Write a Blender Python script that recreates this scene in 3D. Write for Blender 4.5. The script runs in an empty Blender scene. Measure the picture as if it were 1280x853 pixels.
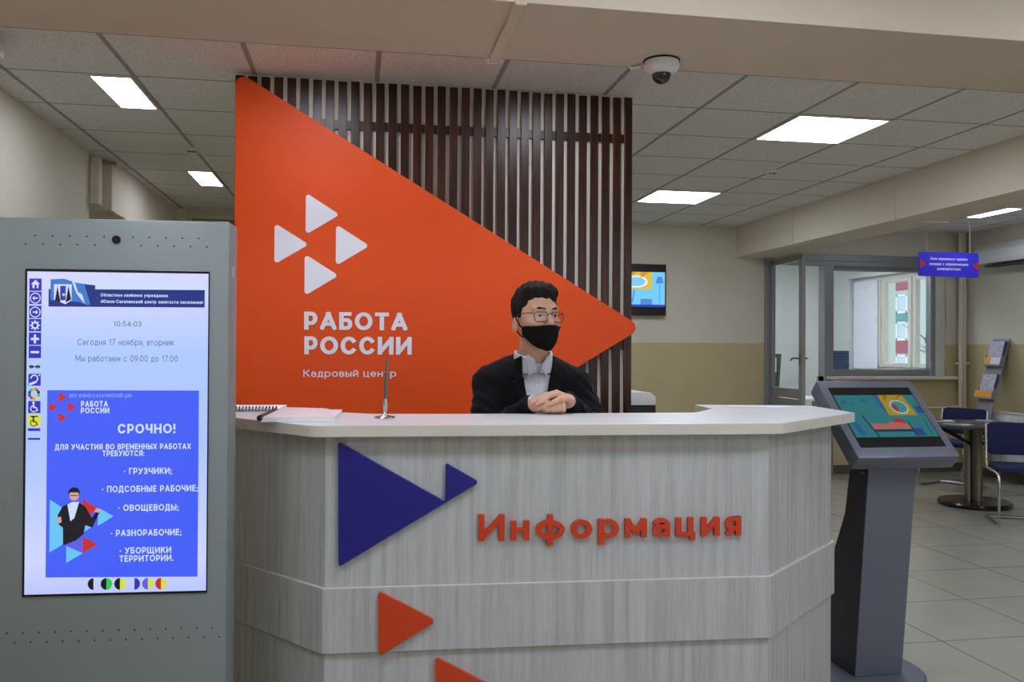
import bpy, bmesh, math, random
import numpy as np
from mathutils import Vector, Matrix

random.seed(7)
S = bpy.context.scene
COL = S.collection
PI = math.pi

# ------------------------------------------------------------------ camera, world, exposure
YAW, PITCH, ROLL, FPX, CAM_H = 0.1754, 0.0082, 0.0052, 1073.3, 1.40
fwd = Vector((math.sin(YAW)*math.cos(PITCH), math.cos(YAW)*math.cos(PITCH), math.sin(PITCH)))
rt = Vector((math.cos(YAW), -math.sin(YAW), 0))
up = rt.cross(fwd)
r2 = rt*math.cos(ROLL) + up*math.sin(ROLL)
u2 = -rt*math.sin(ROLL) + up*math.cos(ROLL)
cd = bpy.data.cameras.new('camera')
cd.sensor_width = 36.0
cd.lens = FPX/1280*36.0
cd.clip_start = 0.05
cam = bpy.data.objects.new('camera', cd)
COL.objects.link(cam)
M3 = Matrix((r2, u2, -fwd)).transposed()
cam.matrix_world = Matrix.Translation((0, 0, CAM_H)) @ M3.to_4x4()
S.camera = cam

W = bpy.data.worlds.new('daylight')
S.world = W
W.use_nodes = True
WORLD_STRENGTH = 2.2
PANEL = 22.0            # ceiling light panels
wn = W.node_tree
bgn = wn.nodes['Background']
sky = wn.nodes.new('ShaderNodeTexSky')
sky.sky_type = 'HOSEK_WILKIE'
sky.turbidity = 8.0
sky.sun_direction = Vector((0.3, 0.75, 0.55)).normalized()
mixw = wn.nodes.new('ShaderNodeMixRGB')
mixw.inputs[0].default_value = 0.8
mixw.inputs[2].default_value = (0.86, 0.93, 1.0, 1)
wn.links.new(sky.outputs[0], mixw.inputs[1])
wn.links.new(mixw.outputs[0], bgn.inputs[0])
bgn.inputs[1].default_value = WORLD_STRENGTH
vs = S.view_settings
vs.view_transform = 'Standard'
vs.look = 'None'
vs.exposure = 0.0
vs.gamma = 1.0
vs.use_curve_mapping = False
S.cycles.use_denoising = True
S.cycles.max_bounces = 8
S.cycles.diffuse_bounces = 5
S.cycles.transparent_max_bounces = 12
S.cycles.sample_clamp_indirect = 6.0
S.cycles.caustics_reflective = False
S.cycles.caustics_refractive = False


# ------------------------------------------------------------------ materials
def lin(c):
    """sRGB 0-255 -> linear rgba"""
    o = []
    for v in c[:3]:
        v = v/255.0
        o.append(v/12.92 if v <= 0.04045 else ((v+0.055)/1.055)**2.4)
    return (o[0], o[1], o[2], 1.0)


MATS = {}


def new_mat(name):
    m = bpy.data.materials.new(name)
    m.use_nodes = True
    MATS[name] = m
    return m, m.node_tree, m.node_tree.nodes['Principled BSDF']


def mat(name, rgb, rough=0.6, metal=0.0, var=0.06, vscale=14.0, stretch=(1, 1, 1), bump=0.0, bscale=200.0, spec=0.5, coat=0.0, sheen=0.0):
    m, nt, b = new_mat(name)
    c = lin(rgb)
    tc = nt.nodes.new('ShaderNodeTexCoord')
    mp = nt.nodes.new('ShaderNodeMapping')
    mp.inputs['Scale'].default_value = stretch
    nt.links.new(tc.outputs['Object'], mp.inputs[0])
    nz = nt.nodes.new('ShaderNodeTexNoise')
    nz.inputs['Scale'].default_value = vscale
    nz.inputs['Detail'].default_value = 4
    nt.links.new(mp.outputs[0], nz.inputs['Vector'])
    rp = nt.nodes.new('ShaderNodeValToRGB')
    rp.color_ramp.elements[0].position = 0.3
    rp.color_ramp.elements[1].position = 0.7
    rp.color_ramp.elements[0].color = tuple(max(0, v*(1-var)) for v in c[:3]) + (1,)
    rp.color_ramp.elements[1].color = tuple(min(1, v*(1+var)) for v in c[:3]) + (1,)
    nt.links.new(nz.outputs['Fac'], rp.inputs[0])
    nt.links.new(rp.outputs[0], b.inputs['Base Color'])
    b.inputs['Roughness'].default_value = rough
    b.inputs['Metallic'].default_value = metal
    b.inputs['Specular IOR Level'].default_value = spec
    b.inputs['Coat Weight'].default_value = coat
    b.inputs['Sheen Weight'].default_value = sheen
    if bump > 0:
        n2 = nt.nodes.new('ShaderNodeTexNoise')
        n2.inputs['Scale'].default_value = bscale
        nt.links.new(mp.outputs[0], n2.inputs['Vector'])
        bp = nt.nodes.new('ShaderNodeBump')
        bp.inputs['Strength'].default_value = bump
        bp.inputs['Distance'].default_value = 0.002
        nt.links.new(n2.outputs['Fac'], bp.inputs['Height'])
        nt.links.new(bp.outputs[0], b.inputs['Normal'])
    return m


def glow(name, rgb, strength=1.0, rough=0.2, spec=0.5):
    m, nt, b = new_mat(name)
    b.inputs['Base Color'].default_value = (0.01, 0.01, 0.012, 1)
    b.inputs['Roughness'].default_value = rough
    b.inputs['Specular IOR Level'].default_value = spec
    b.inputs['Emission Color'].default_value = lin(rgb)
    b.inputs['Emission Strength'].default_value = strength
    return m


def glass(name, tint=(0.93, 0.97, 0.97), refl=0.06):
    m = bpy.data.materials.new(name)
    m.use_nodes = True
    nt = m.node_tree
    nt.nodes.clear()
    out = nt.nodes.new('ShaderNodeOutputMaterial')
    tr = nt.nodes.new('ShaderNodeBsdfTransparent')
    tr.inputs[0].default_value = tint + (1,)
    gl = nt.nodes.new('ShaderNodeBsdfGlossy')
    gl.inputs['Roughness'].default_value = 0.02
    lw = nt.nodes.new('ShaderNodeLayerWeight')
    lw.inputs['Blend'].default_value = 0.5
    pw = nt.nodes.new('ShaderNodeMath')
    pw.operation = 'POWER'
    pw.inputs[1].default_value = 5.0
    nt.links.new(lw.outputs['Facing'], pw.inputs[0])
    ma = nt.nodes.new('ShaderNodeMath')
    ma.operation = 'MULTIPLY_ADD'
    ma.inputs[1].default_value = 0.9
    ma.inputs[2].default_value = refl*0.5
    nt.links.new(pw.outputs[0], ma.inputs[0])
    mx = nt.nodes.new('ShaderNodeMixShader')
    nt.links.new(ma.outputs[0], mx.inputs[0])
    nt.links.new(tr.outputs[0], mx.inputs[1])
    nt.links.new(gl.outputs[0], mx.inputs[2])
    nt.links.new(mx.outputs[0], out.inputs[0])
    MATS[name] = m
    return m


def line_mask(nt, coord_socket, axis, spacing, offset, width, soft=0.15):
    """1 on lines coord = offset + n*spacing (half width = width/2)"""
    sp = nt.nodes.new('ShaderNodeSeparateXYZ')
    nt.links.new(coord_socket, sp.inputs[0])

    def mth(op, a, bv):
        n = nt.nodes.new('ShaderNodeMath')
        n.operation = op
        if isinstance(a, (int, float)):
            n.inputs[0].default_value = a
        else:
            nt.links.new(a, n.inputs[0])
        if bv is not None:
            if isinstance(bv, (int, float)):
                n.inputs[1].default_value = bv
            else:
                nt.links.new(bv, n.inputs[1])
        return n.outputs[0]
    v = mth('SUBTRACT', sp.outputs[axis], offset - spacing*50.5)
    v = mth('MODULO', v, spacing)
    v = mth('SUBTRACT', v, spacing/2)
    v = mth('ABSOLUTE', v, None)
    mr = nt.nodes.new('ShaderNodeMapRange')
    mr.inputs['From Min'].default_value = width/2*(1+soft)
    mr.inputs['From Max'].default_value = width/2*(1-soft)
    nt.links.new(v, mr.inputs['Value'])
    return mr.outputs['Result']


def mix(nt, fac, a, b, mode='MIX'):
    n = nt.nodes.new('ShaderNodeMixRGB')
    n.blend_type = mode
    for s, v in ((n.inputs[0], fac), (n.inputs[1], a), (n.inputs[2], b)):
        if isinstance(v, (int, float)):
            s.default_value = v
        elif isinstance(v, tuple):
            s.default_value = v
        else:
            nt.links.new(v, s)
    return n.outputs[0]


def noise(nt, coord, scale, detail=3, stretch=(1, 1, 1), rough=0.5):
    mp = nt.nodes.new('ShaderNodeMapping')
    mp.inputs['Scale'].default_value = stretch
    nt.links.new(coord, mp.inputs[0])
    n = nt.nodes.new('ShaderNodeTexNoise')
    n.inputs['Scale'].default_value = scale
    n.inputs['Detail'].default_value = detail
    n.inputs['Roughness'].default_value = rough
    nt.links.new(mp.outputs[0], n.inputs['Vector'])
    return n.outputs['Fac']


def ramp(nt, fac, stops):
    r = nt.nodes.new('ShaderNodeValToRGB')
    while len(r.color_ramp.elements) < len(stops):
        r.color_ramp.elements.new(0.5)
    for e, (p, c) in zip(r.color_ramp.elements, stops):
        e.position = p
        e.color = c
    nt.links.new(fac, r.inputs[0])
    return r.outputs[0]


def m_ceiling():
    m, nt, b = new_mat('ceiling_tiles')
    tc = nt.nodes.new('ShaderNodeTexCoord')
    co = tc.outputs['Object']
    n1 = noise(nt, co, 160, 2)
    base = ramp(nt, n1, [(0.34, lin((184, 183, 182))), (0.47, lin((238, 237, 236))), (1.0, lin((244, 243, 242)))])
    lx = line_mask(nt, co, 0, 0.6, -1.123, 0.024)
    ly = line_mask(nt, co, 1, 0.6, 4.559, 0.014)
    c = mix(nt, lx, base, lin((160, 158, 154)))
    c = mix(nt, ly, c, lin((150, 148, 144)))
    nt.links.new(c, b.inputs['Base Color'])
    b.inputs['Roughness'].default_value = 0.85
    mx = nt.nodes.new('ShaderNodeMath')
    mx.operation = 'MAXIMUM'
    nt.links.new(lx, mx.inputs[0])
    nt.links.new(ly, mx.inputs[1])
    bp = nt.nodes.new('ShaderNodeBump')
    bp.inputs['Strength'].default_value = 0.5
    bp.inputs['Distance'].default_value = 0.006
    bp.invert = True
    nt.links.new(mx.outputs[0], bp.inputs['Height'])
    nt.links.new(bp.outputs[0], b.inputs['Normal'])
    return m


def m_floor():
    m, nt, b = new_mat('floor_tiles')
    tc = nt.nodes.new('ShaderNodeTexCoord')
    co = tc.outputs['Object']
    n1 = noise(nt, co, 3.0, 5)
    base = ramp(nt, n1, [(0.3, lin((156, 152, 139))), (0.7, lin((161, 157, 144)))])
    lx = line_mask(nt, co, 0, 0.6, 0.365, 0.007)
    ly = line_mask(nt, co, 1, 0.6, 0.117, 0.007)
    c = mix(nt, lx, base, lin((100, 95, 85)))
    c = mix(nt, ly, c, lin((100, 95, 85)))
    nt.links.new(c, b.inputs['Base Color'])
    n2 = noise(nt, co, 7.0, 3)
    r = ramp(nt, n2, [(0.3, (0.24, 0.24, 0.24, 1)), (0.8, (0.27, 0.27, 0.27, 1))])
    nt.links.new(r, b.inputs['Roughness'])
    return m


def m_wall():
    """cream paint above 1.47 m, tan dado below; light plaster grain"""
    m, nt, b = new_mat('two_tone_wall')
    ge = nt.nodes.new('ShaderNodeNewGeometry')
    sp = nt.nodes.new('ShaderNodeSeparateXYZ')
    nt.links.new(ge.outputs['Position'], sp.inputs[0])
    mr = nt.nodes.new('ShaderNodeMapRange')
    mr.inputs['From Min'].default_value = 1.466
    mr.inputs['From Max'].default_value = 1.470
    nt.links.new(sp.outputs[2], mr.inputs['Value'])
    n1 = noise(nt, ge.outputs['Position'], 2.0, 4)
    up_ = ramp(nt, n1, [(0.3, lin((212, 207, 190))), (0.7, lin((218, 213, 197)))])
    dn = ramp(nt, n1, [(0.3, lin((192, 176, 136))), (0.7, lin((199, 183, 143)))])
    nt.links.new(mix(nt, mr.outputs[0], dn, up_), b.inputs['Base Color'])
    b.inputs['Roughness'].default_value = 0.6
    n2 = noise(nt, ge.outputs['Position'], 90, 3)
    bp = nt.nodes.new('ShaderNodeBump')
    bp.inputs['Strength'].default_value = 0.15
    bp.inputs['Distance'].default_value = 0.003
    nt.links.new(n2, bp.inputs['Height'])
    nt.links.new(bp.outputs[0], b.inputs['Normal'])
    return m


def m_wood(name, stops, scale, stretch, rough, coat=0.0, knots=None, fine=0.35):
    m, nt, b = new_mat(name)
    tc = nt.nodes.new('ShaderNodeTexCoord')
    co = tc.outputs['Object']
    n1 = noise(nt, co, scale, 6, stretch, 0.6)
    c = ramp(nt, n1, stops)
    n2 = noise(nt, co, scale*6, 3, stretch, 0.6)
    f = ramp(nt, n2, [(0.35, (1-fine, 1-fine, 1-fine, 1)), (0.6, (1, 1, 1, 1))])
    c = mix(nt, 1.0, c, f, 'MULTIPLY')
    if knots:
        n3 = noise(nt, co, 2.6, 2, knots)
        k = ramp(nt, n3, [(0.72, (1, 1, 1, 1)), (0.80, (0.62, 0.60, 0.57, 1))])
        c = mix(nt, 1.0, c, k, 'MULTIPLY')
    nt.links.new(c, b.inputs['Base Color'])
    b.inputs['Roughness'].default_value = rough
    b.inputs['Coat Weight'].default_value = coat
    b.inputs['Coat Roughness'].default_value = 0.25
    return m


CEIL = m_ceiling()
FLOOR = m_floor()
WALL = m_wall()
CREAM = mat('cream_paint', (222, 213, 196), 0.7, var=0.02, vscale=3, bump=0.1, bscale=120)
BEAMP = mat('beam_paint', (206, 192, 174), 0.75, var=0.02, vscale=3, bump=0.08, bscale=90)
WHITEW = mat('white_plaster', (214, 218, 214), 0.7, var=0.02, vscale=3)
DARKWOOD = m_wood('dark_stained_wood', [(0.3, lin((24, 11, 8))), (0.5, lin((52, 24, 14))), (0.8, lin((96, 46, 22)))], 6, (9, 9, 0.35), 0.3, coat=0.0, fine=0.25)
DARKWOOD.node_tree.nodes['Principled BSDF'].inputs['Specular IOR Level'].default_value = 0.3
ASH = m_wood('pale_ash_laminate', [(0.25, lin((150, 151, 150))), (0.5, lin((174, 175, 175))), (0.75, lin((188, 189, 190)))], 7, (6, 6, 0.22), 0.45, knots=(9, 9, 1.6), fine=0.09)
ASHTOP = m_wood('pale_ash_worktop', [(0.28, lin((198, 199, 200))), (0.5, lin((214, 215, 216))), (0.75, lin((224, 225, 226)))], 6, (0.4, 5, 5), 0.33, fine=0.07)
EDGE = mat('worktop_edge', (196, 190, 180), 0.45, var=0.04, vscale=20, stretch=(0.3, 1, 1))
ORANGE = mat('orange_panel', (226, 78, 16), 0.5, spec=0.3, var=0.015, vscale=4, bump=0.03, bscale=300)
ORANGE2 = mat('orange_acrylic', (190, 55, 12), 0.4, var=0.02, vscale=6)
BLUE = mat('royal_blue_acrylic', (20, 18, 116), 0.4, var=0.03, vscale=9)
WHITEV = mat('white_vinyl', (232, 230, 240), 0.5, var=0.01)
KGREY = mat('kiosk_grey_powder', (126, 134, 136), 0.42, var=0.015, vscale=5, bump=0.06, bscale=600)
KDARK = mat('kiosk_black_glass', (10, 11, 22), 0.15, var=0.02)
HOLE = mat('dark_hole', (14, 14, 16), 0.7, var=0.02)
LAV = mat('lavender_grey_metal', (103, 107, 121), 0.4, 0.25, var=0.02, vscale=5, bump=0.05, bscale=500)
LAVD = mat('charcoal_metal', (56, 58, 66), 0.45, 0.2, var=0.03, vscale=5)
ALU = mat('grey_aluminium', (150, 153, 156), 0.4, 0.35, var=0.02, vscale=6)
PVC = mat('cream_plastic_window', (224, 219, 208), 0.4, var=0.02, vscale=5)
WHITEP = mat('white_plastic', (222, 222, 222), 0.4, var=0.02, vscale=8)
BLACKP = mat('black_plastic', (14, 14, 15), 0.35, var=0.04, vscale=8)
CHROME = mat('chrome', (190, 190, 190), 0.18, 1.0, var=0.02, vscale=5)
STEEL = mat('brushed_steel', (128, 124, 116), 0.3, 0.9, var=0.05, vscale=30, stretch=(1, 1, 0.05))
NAVY = mat('navy_upholstery', (22, 30, 78), 0.85, var=0.12, vscale=80, bump=0.2, bscale=500)
TABLETOP = mat('dark_olive_laminate', (58, 54, 45), 0.45, var=0.06, vscale=20)
BLACKGLOSS = mat('black_gloss_metal', (20, 18, 18), 0.22, 0.2, var=0.04)
PAPER = mat('white_paper', (226, 226, 230), 0.8, var=0.02, vscale=20)
SIGNBLUE = mat('sign_blue', (60, 52, 226), 0.35, var=0.02)
SIGNRED = mat('sign_red', (214, 48, 34), 0.4, var=0.02)
YELLOW = mat('yellow_label', (226, 160, 36), 0.5, var=0.05, vscale=30)
SUIT = mat('black_suit_cloth', (11, 11, 13), 0.9, var=0.2, vscale=40, bump=0.25, bscale=220, sheen=0.03, spec=0.2)
SHIRT = mat('white_shirt_cloth', (206, 207, 218), 0.8, var=0.03, vscale=30, bump=0.15, bscale=120)
SKIN = mat('skin', (198, 152, 128), 0.5, var=0.06, vscale=18, bump=0.05, bscale=300)
SKIN.node_tree.nodes['Principled BSDF'].inputs['Subsurface Weight'].default_value = 0.12
SKIN.node_tree.nodes['Principled BSDF'].inputs['Subsurface Radius'].default_value = (0.012, 0.004, 0.002)
HAIR = mat('dark_brown_hair', (27, 21, 18), 0.75, var=0.35, vscale=50, stretch=(1, 1, 0.3), bump=0.6, bscale=160, spec=0.2)
MASKM = mat('black_mask_cloth', (9, 9, 10), 0.9, var=0.1, vscale=60, spec=0.2)
EYEW = mat('eye_white', (178, 166, 158), 0.25, var=0.02)
IRIS = mat('eye_iris', (44, 40, 34), 0.2, var=0.1, vscale=200)
LENSE = glass('spectacle_lens', (0.93, 0.95, 0.96))
GLASS = glass('window_glass', (0.95, 0.97, 0.97))
LIGHTP = glow('light_diffuser', (236, 242, 255), PANEL)
BLACKR = mat('dark_rubber', (24, 24, 26), 0.7)


# ------------------------------------------------------------------ mesh helpers
class MB:
    def __init__(self):
        self.v, self.f, self.mi = [], [], []
        self.cur = 0

    def add(self, vs_, fs_, m=None):
        b = len(self.v)
        self.v += [tuple(p) for p in vs_]
        for f in fs_:
            self.f.append(tuple(b+i for i in f))
            self.mi.append(self.cur if m is None else m)
        return self

    def box(self, x0, x1, y0, y1, z0, z1, bev=0.0, T=None):
        if bev <= 0:
            vs_ = [(x, y, z) for x in (x0, x1) for y in (y0, y1) for z in (z0, z1)]
            fs_ = [(0, 1, 3, 2), (4, 6, 7, 5), (0, 4, 5, 1), (2, 3, 7, 6), (0, 2, 6, 4), (1, 5, 7, 3)]
        else:
            bm = bmesh.new()
            bmesh.ops.create_cube(bm, size=1)
            for v in bm.verts:
                v.co = ((x0+x1)/2+v.co.x*(x1-x0), (y0+y1)/2+v.co.y*(y1-y0), (z0+z1)/2+v.co.z*(z1-z0))
            bmesh.ops.bevel(bm, geom=bm.edges[:], offset=bev, segments=2, affect='EDGES', profile=0.5)
            bm.verts.index_update()
            vs_ = [v.co.copy() for v in bm.verts]
            fs_ = [tuple(v.index for v in f.verts) for f in bm.faces]
            bm.free()
        if T is not None:
            vs_ = [T @ Vector(p) for p in vs_]
        return self.add(vs_, fs_)

    def prism(self, poly, a0, a1, axis='z', bev=0.0, T=None):
        """poly: 2-D points; axis 'z': (x,y) extruded in z; 'y': (x,z) extruded in y; 'x': (y,z) extruded in x"""
        def P(p, a):
            return {'z': (p[0], p[1], a), 'y': (p[0], a, p[1]), 'x': (a, p[0], p[1])}[axis]
        bm = bmesh.new()
        lo = [bm.verts.new(P(p, a0)) for p in poly]
        hi = [bm.verts.new(P(p, a1)) for p in poly]
        n = len(poly)
        bm.faces.new(lo)
        bm.faces.new(hi[::-1])
        for i in range(n):
            j = (i+1) % n
            bm.faces.new((lo[i], hi[i], hi[j], lo[j]))
        bmesh.ops.recalc_face_normals(bm, faces=bm.faces[:])
        if bev > 0:
            ed = [e for e in bm.edges if len(e.link_faces) == 2 and e.link_faces[0].normal.angle(e.link_faces[1].normal) > 0.6]
            bmesh.ops.bevel(bm, geom=ed, offset=bev, segments=2, affect='EDGES', profile=0.5)
        bm.verts.index_update()
        vs_ = [v.co.copy() for v in bm.verts]
        fs_ = [tuple(v.index for v in f.verts) for f in bm.faces]
        bm.free()
        if T is not None:
            vs_ = [T @ Vector(p) for p in vs_]
        return self.add(vs_, fs_)

    def tube(self, pts, r, n=10, closed=False, caps=True):
        pts = [Vector(p) for p in pts]
        N = len(pts)
        rs = r if isinstance(r, (list, tuple)) else [r]*N
        rings = []
        prev = None
        for i, p in enumerate(pts):
            if closed:
                t = (pts[(i+1) % N]-pts[i-1])
            else:
                t = pts[min(i+1, N-1)]-pts[max(i-1, 0)]
            t.normalize()
            if prev is None:
                a = Vector((0, 0, 1)) if abs(t.z) < 0.9 else Vector((1, 0, 0))
                u_ = t.cross(a).normalized()
            else:
                u_ = (prev-t*prev.dot(t)).normalized()
            prev = u_
            w_ = t.cross(u_)
            rings.append([p+(u_*math.cos(2*PI*k/n)+w_*math.sin(2*PI*k/n))*rs[i] for k in range(n)])
        vs_ = [q for rg in rings for q in rg]
        fs_ = []
        for i in range(N if closed else N-1):
            a, b = i*n, ((i+1) % N)*n
            for k in range(n):
                fs_.append((a+k, a+(k+1) % n, b+(k+1) % n, b+k))
        if caps and not closed:
            fs_.append(tuple(range(n))[::-1])
            fs_.append(tuple((N-1)*n+k for k in range(n)))
        return self.add(vs_, fs_)

    def lathe(self, prof, c=(0, 0, 0), n=32, T=None):
        """prof: (r,z) list, around z"""
        vs_, fs_ = [], []
        for (r, z) in prof:
            for k in range(n):
                vs_.append(Vector((c[0]+r*math.cos(2*PI*k/n), c[1]+r*math.sin(2*PI*k/n), c[2]+z)))
        for i in range(len(prof)-1):
            for k in range(n):
                a, b = i*n, (i+1)*n
                fs_.append((a+k, a+(k+1) % n, b+(k+1) % n, b+k))
        fs_.append(tuple(range(n))[::-1])
        fs_.append(tuple((len(prof)-1)*n+k for k in range(n)))
        if T is not None:
            vs_ = [T @ p for p in vs_]
        return self.add(vs_, fs_)

    def ball(self, c, r, seg=20, ring=12, T=None):
        rr = r if isinstance(r, (tuple, list)) else (r, r, r)
        vs_, fs_ = [], []
        for i in range(ring+1):
            th = PI*i/ring
            for k in range(seg):
                ph = 2*PI*k/seg
                vs_.append(Vector((rr[0]*math.sin(th)*math.cos(ph), rr[1]*math.sin(th)*math.sin(ph), rr[2]*math.cos(th))))
        for i in range(ring):
            for k in range(seg):
                fs_.append((i*seg+k, (i+1)*seg+k, (i+1)*seg+(k+1) % seg, i*seg+(k+1) % seg))
        if T is not None:
            vs_ = [T @ p for p in vs_]
        vs_ = [p+Vector(c) for p in vs_]
        return self.add(vs_, fs_)

    def build(self, name, m, parent=None, smooth=False, loc=None, angle=None):
        me = bpy.data.meshes.new(name)
        me.from_pydata(self.v, [], self.f)
        ms = m if isinstance(m, (list, tuple)) else [m]
        for q in ms:
            me.materials.append(q)
        if len(ms) > 1:
            me.polygons.foreach_set('material_index', self.mi)
        bm = bmesh.new()
        bm.from_mesh(me)
        bmesh.ops.remove_doubles(bm, verts=bm.verts[:], dist=1e-6)
        bmesh.ops.recalc_face_normals(bm, faces=bm.faces[:])
        if smooth or angle:
            an = angle or 0.7
            for f in bm.faces:
                f.smooth = True
            for e in bm.edges:
                if len(e.link_faces) == 2 and e.calc_face_angle(0) > an:
                    e.smooth = False
        bm.to_mesh(me)
        bm.free()
        me.update()
        o = bpy.data.objects.new(name, me)
        COL.objects.link(o)
        if parent is not None:
            o.parent = parent
        if loc is not None:
            o.location = loc
        return o


def tag(o, label, cat, group=None):
    o['label'] = label
    o['category'] = cat
    if group:
        o['group'] = group
    return o


def thing(name, label, cat, loc=(0, 0, 0), rz=0.0, group=None):
    o = bpy.data.objects.new(name, None)
    o.empty_display_size = 0.1
    COL.objects.link(o)
    o.location = loc
    o.rotation_euler = (0, 0, rz)
    return tag(o, label, cat, group)


def struct(o):
    o['kind'] = 'structure'
    return o


def sbox(name, m, *a, bev=0.0, parent=None):
    o = MB().box(*a, bev=bev).build(name, m, parent)
    if parent is None:
        struct(o)
    return o


def round_poly(pts, rads, n=8):
    out = []
    N = len(pts)
    if not isinstance(rads, (list, tuple)):
        rads = [rads]*N
    for i in range(N):
        p = Vector(pts[i])
        a = (Vector(pts[i-1])-p)
        b = (Vector(pts[(i+1) % N])-p)
        la, lb = a.length, b.length
        a.normalize()
        b.normalize()
        r = rads[i]
        if r <= 0:
            out.append((p.x, p.y))
            continue
        ang = a.angle(b)
        d = min(r/math.tan(ang/2), la*0.49, lb*0.49)
        r = d*math.tan(ang/2)
        c = p+(a+b).normalized()*(r/math.sin(ang/2))
        p0, p1 = p+a*d-c, p+b*d-c
        a0, a1 = math.atan2(p0.y, p0.x), math.atan2(p1.y, p1.x)
        da = (a1-a0+PI) % (2*PI)-PI
        for k in range(n+1):
            t = a0+da*k/n
            out.append((c.x+r*math.cos(t), c.y+r*math.sin(t)))
    return out


# ------------------------------------------------------------------ stroke lettering (Cyrillic)
def E_(cx, cy, rx, ry, a0, a1, n=16):
    return [(cx+rx*math.cos(math.radians(a0+(a1-a0)*i/n)), cy+ry*math.sin(math.radians(a0+(a1-a0)*i/n))) for i in range(n+1)]


def bowl(x0, xm, y0, y1, rev=False):
    """D-shaped bowl: from (x0,y1) right, round, back to (x0,y0)"""
    ry = (y1-y0)/2
    return [(x0, y1)] + E_(xm, (y0+y1)/2, 1-xm, ry, 90, -90) + [(x0, y0)]


def mirror(st):
    return [(1-x, y) for x, y in st]


G = {}
_st = [(0, 0), (0, 1)]
_st1 = [(1, 0), (1, 1)]
G['А'] = (.78, [[(0, 0), (.5, 1)], [(1, 0), (.5, 1)], [(.2, .27), (.8, .27)]])
G['Б'] = (.62, [_st, [(0, 1), (.9, 1)], bowl(0, .62, 0, .57)])
G['В'] = (.64, [_st, bowl(0, .6, .53, 1), bowl(0, .62, 0, .53)])
G['Г'] = (.52, [_st, [(0, 1), (1, 1)]])
G['Д'] = (.78, [[(.1, .02), (.2, .4), (.24, 1)], [(.24, 1), (.86, 1)], [(.86, 1), (.86, .02)], [(0, .02), (1, .02)], [(0, .02), (0, -.2)], [(1, .02), (1, -.2)]])
G['Е'] = (.56, [_st, [(0, 1), (1, 1)], [(0, .52), (.9, .52)], [(0, 0), (1, 0)]])
G['З'] = (.58, [E_(.45, .75, .5, .25, 155, -90) + [(.3, .5)], E_(.45, .26, .55, .26, 90, -155)])
G['И'] = (.76, [_st, _st1, [(0, 0), (1, 1)]])
G['К'] = (.66, [_st, [(0, .38), (.95, 1)], [(.35, .6), (1, 0)]])
G['Л'] = (.74, [_st1, [(.24, 1), (1, 1)], [(.24, 1), (.2, .35), (.14, .1), (0, .02)]])
G['М'] = (.88, [_st, _st1, [(0, 1), (.5, .22)], [(1, 1), (.5, .22)]])
G['Н'] = (.72, [_st, _st1, [(0, .5), (1, .5)]])
G['О'] = (.84, [E_(.5, .5, .5, .5, 0, 360, 32)])
G['П'] = (.72, [_st, _st1, [(0, 1), (1, 1)]])
G['Р'] = (.62, [_st, bowl(0, .55, .33, 1)])
G['С'] = (.76, [E_(.52, .5, .52, .5, 42, 318, 26)])
G['Т'] = (.66, [[(.5, 0), (.5, 1)], [(0, 1), (1, 1)]])
G['У'] = (.72, [[(0, 1), (.52, .34)], [(1, 1), (.52, .3), (.4, .08), (.22, 0), (.08, .03)]])
G['Х'] = (.72, [[(0, 0), (1, 1)], [(1, 0), (0, 1)]])
G['Ц'] = (.78, [_st, [(.86, 0), (.86, 1)], [(0, 0), (1, 0)], [(1, 0), (1, -.22)]])
G['Ч'] = (.66, [_st1, [(0, 1), (0, .62)] + E_(.32, .62, .32, .22, 180, 270) + [(1, .44)]])
G['Ш'] = (1.02, [_st, _st1, [(.5, 0), (.5, 1)], [(0, 0), (1, 0)]])
G['Щ'] = (1.08, [_st, [(.92, 0), (.92, 1)], [(.46, 0), (.46, 1)], [(0, 0), (1, 0)], [(1, 0), (1, -.22)]])
G['Ь'] = (.6, [_st, bowl(0, .6, 0, .6)])
G['Ы'] = (.84, [_st, [(x*.62, y) for x, y in bowl(0, .6, 0, .6)], _st1])
G['Э'] = (.74, [mirror(E_(.52, .5, .52, .5, 42, 318, 26)), [(.35, .5), (.95, .5)]])
G['Ю'] = (1.08, [_st, [(0, .5), (.35, .5)], E_(.68, .5, .32, .5, 0, 360, 32)])
G['Я'] = (.64, [_st1, mirror(bowl(0, .55, .36, 1)), [(.5, .38), (0, 0)]])
G['Ж'] = (1.0, [[(.5, 0), (.5, 1)], [(0, 1), (.45, .5)], [(0, 0), (.45, .5)], [(1, 1), (.55, .5)], [(1, 0), (.55, .5)]])
G['Ф'] = (.9, [[(.5, -.03), (.5, 1.03)], E_(.5, .52, .5, .36, 0, 360, 30)])
G['0'] = (.62, [E_(.5, .5, .5, .5, 0, 360, 28)])
G['1'] = (.34, [[(.8, 0), (.8, 1)], [(.1, .82), (.8, 1)]])
G['2'] = (.58, [E_(.48, .7, .48, .3, 160, -30) + [(0, 0)], [(0, 0), (1, 0)]])
G['3'] = G['З']
G['4'] = (.64, [[(.72, 0), (.72, 1)], [(.72, 1), (0, .27)], [(0, .27), (1, .27)]])
G['5'] = (.58, [[(.9, 1), (.12, 1)], [(.12, 1), (.08, .58)], [(.08, .58)] + E_(.45, .31, .55, .31, 95, -150)])
G['7'] = (.58, [[(0, 1), (1, 1)], [(1, 1), (.35, 0)]])
G['9'] = (.6, [E_(.5, .68, .5, .32, 0, 360, 24), [(1, .68), (.9, .3), (.6, .04), (.2, 0)]])
G['.'] = (.02, [[(.5, 0), (.5, .02)]])
G[':'] = (.02, [[(.5, 0), (.5, .02)], [(.5, .55), (.5, .57)]])
G[','] = (.06, [[(.6, .02), (.4, -.14)]])
G[';'] = (.06, [[(.6, .02), (.4, -.14)], [(.5, .55), (.5, .57)]])
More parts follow.
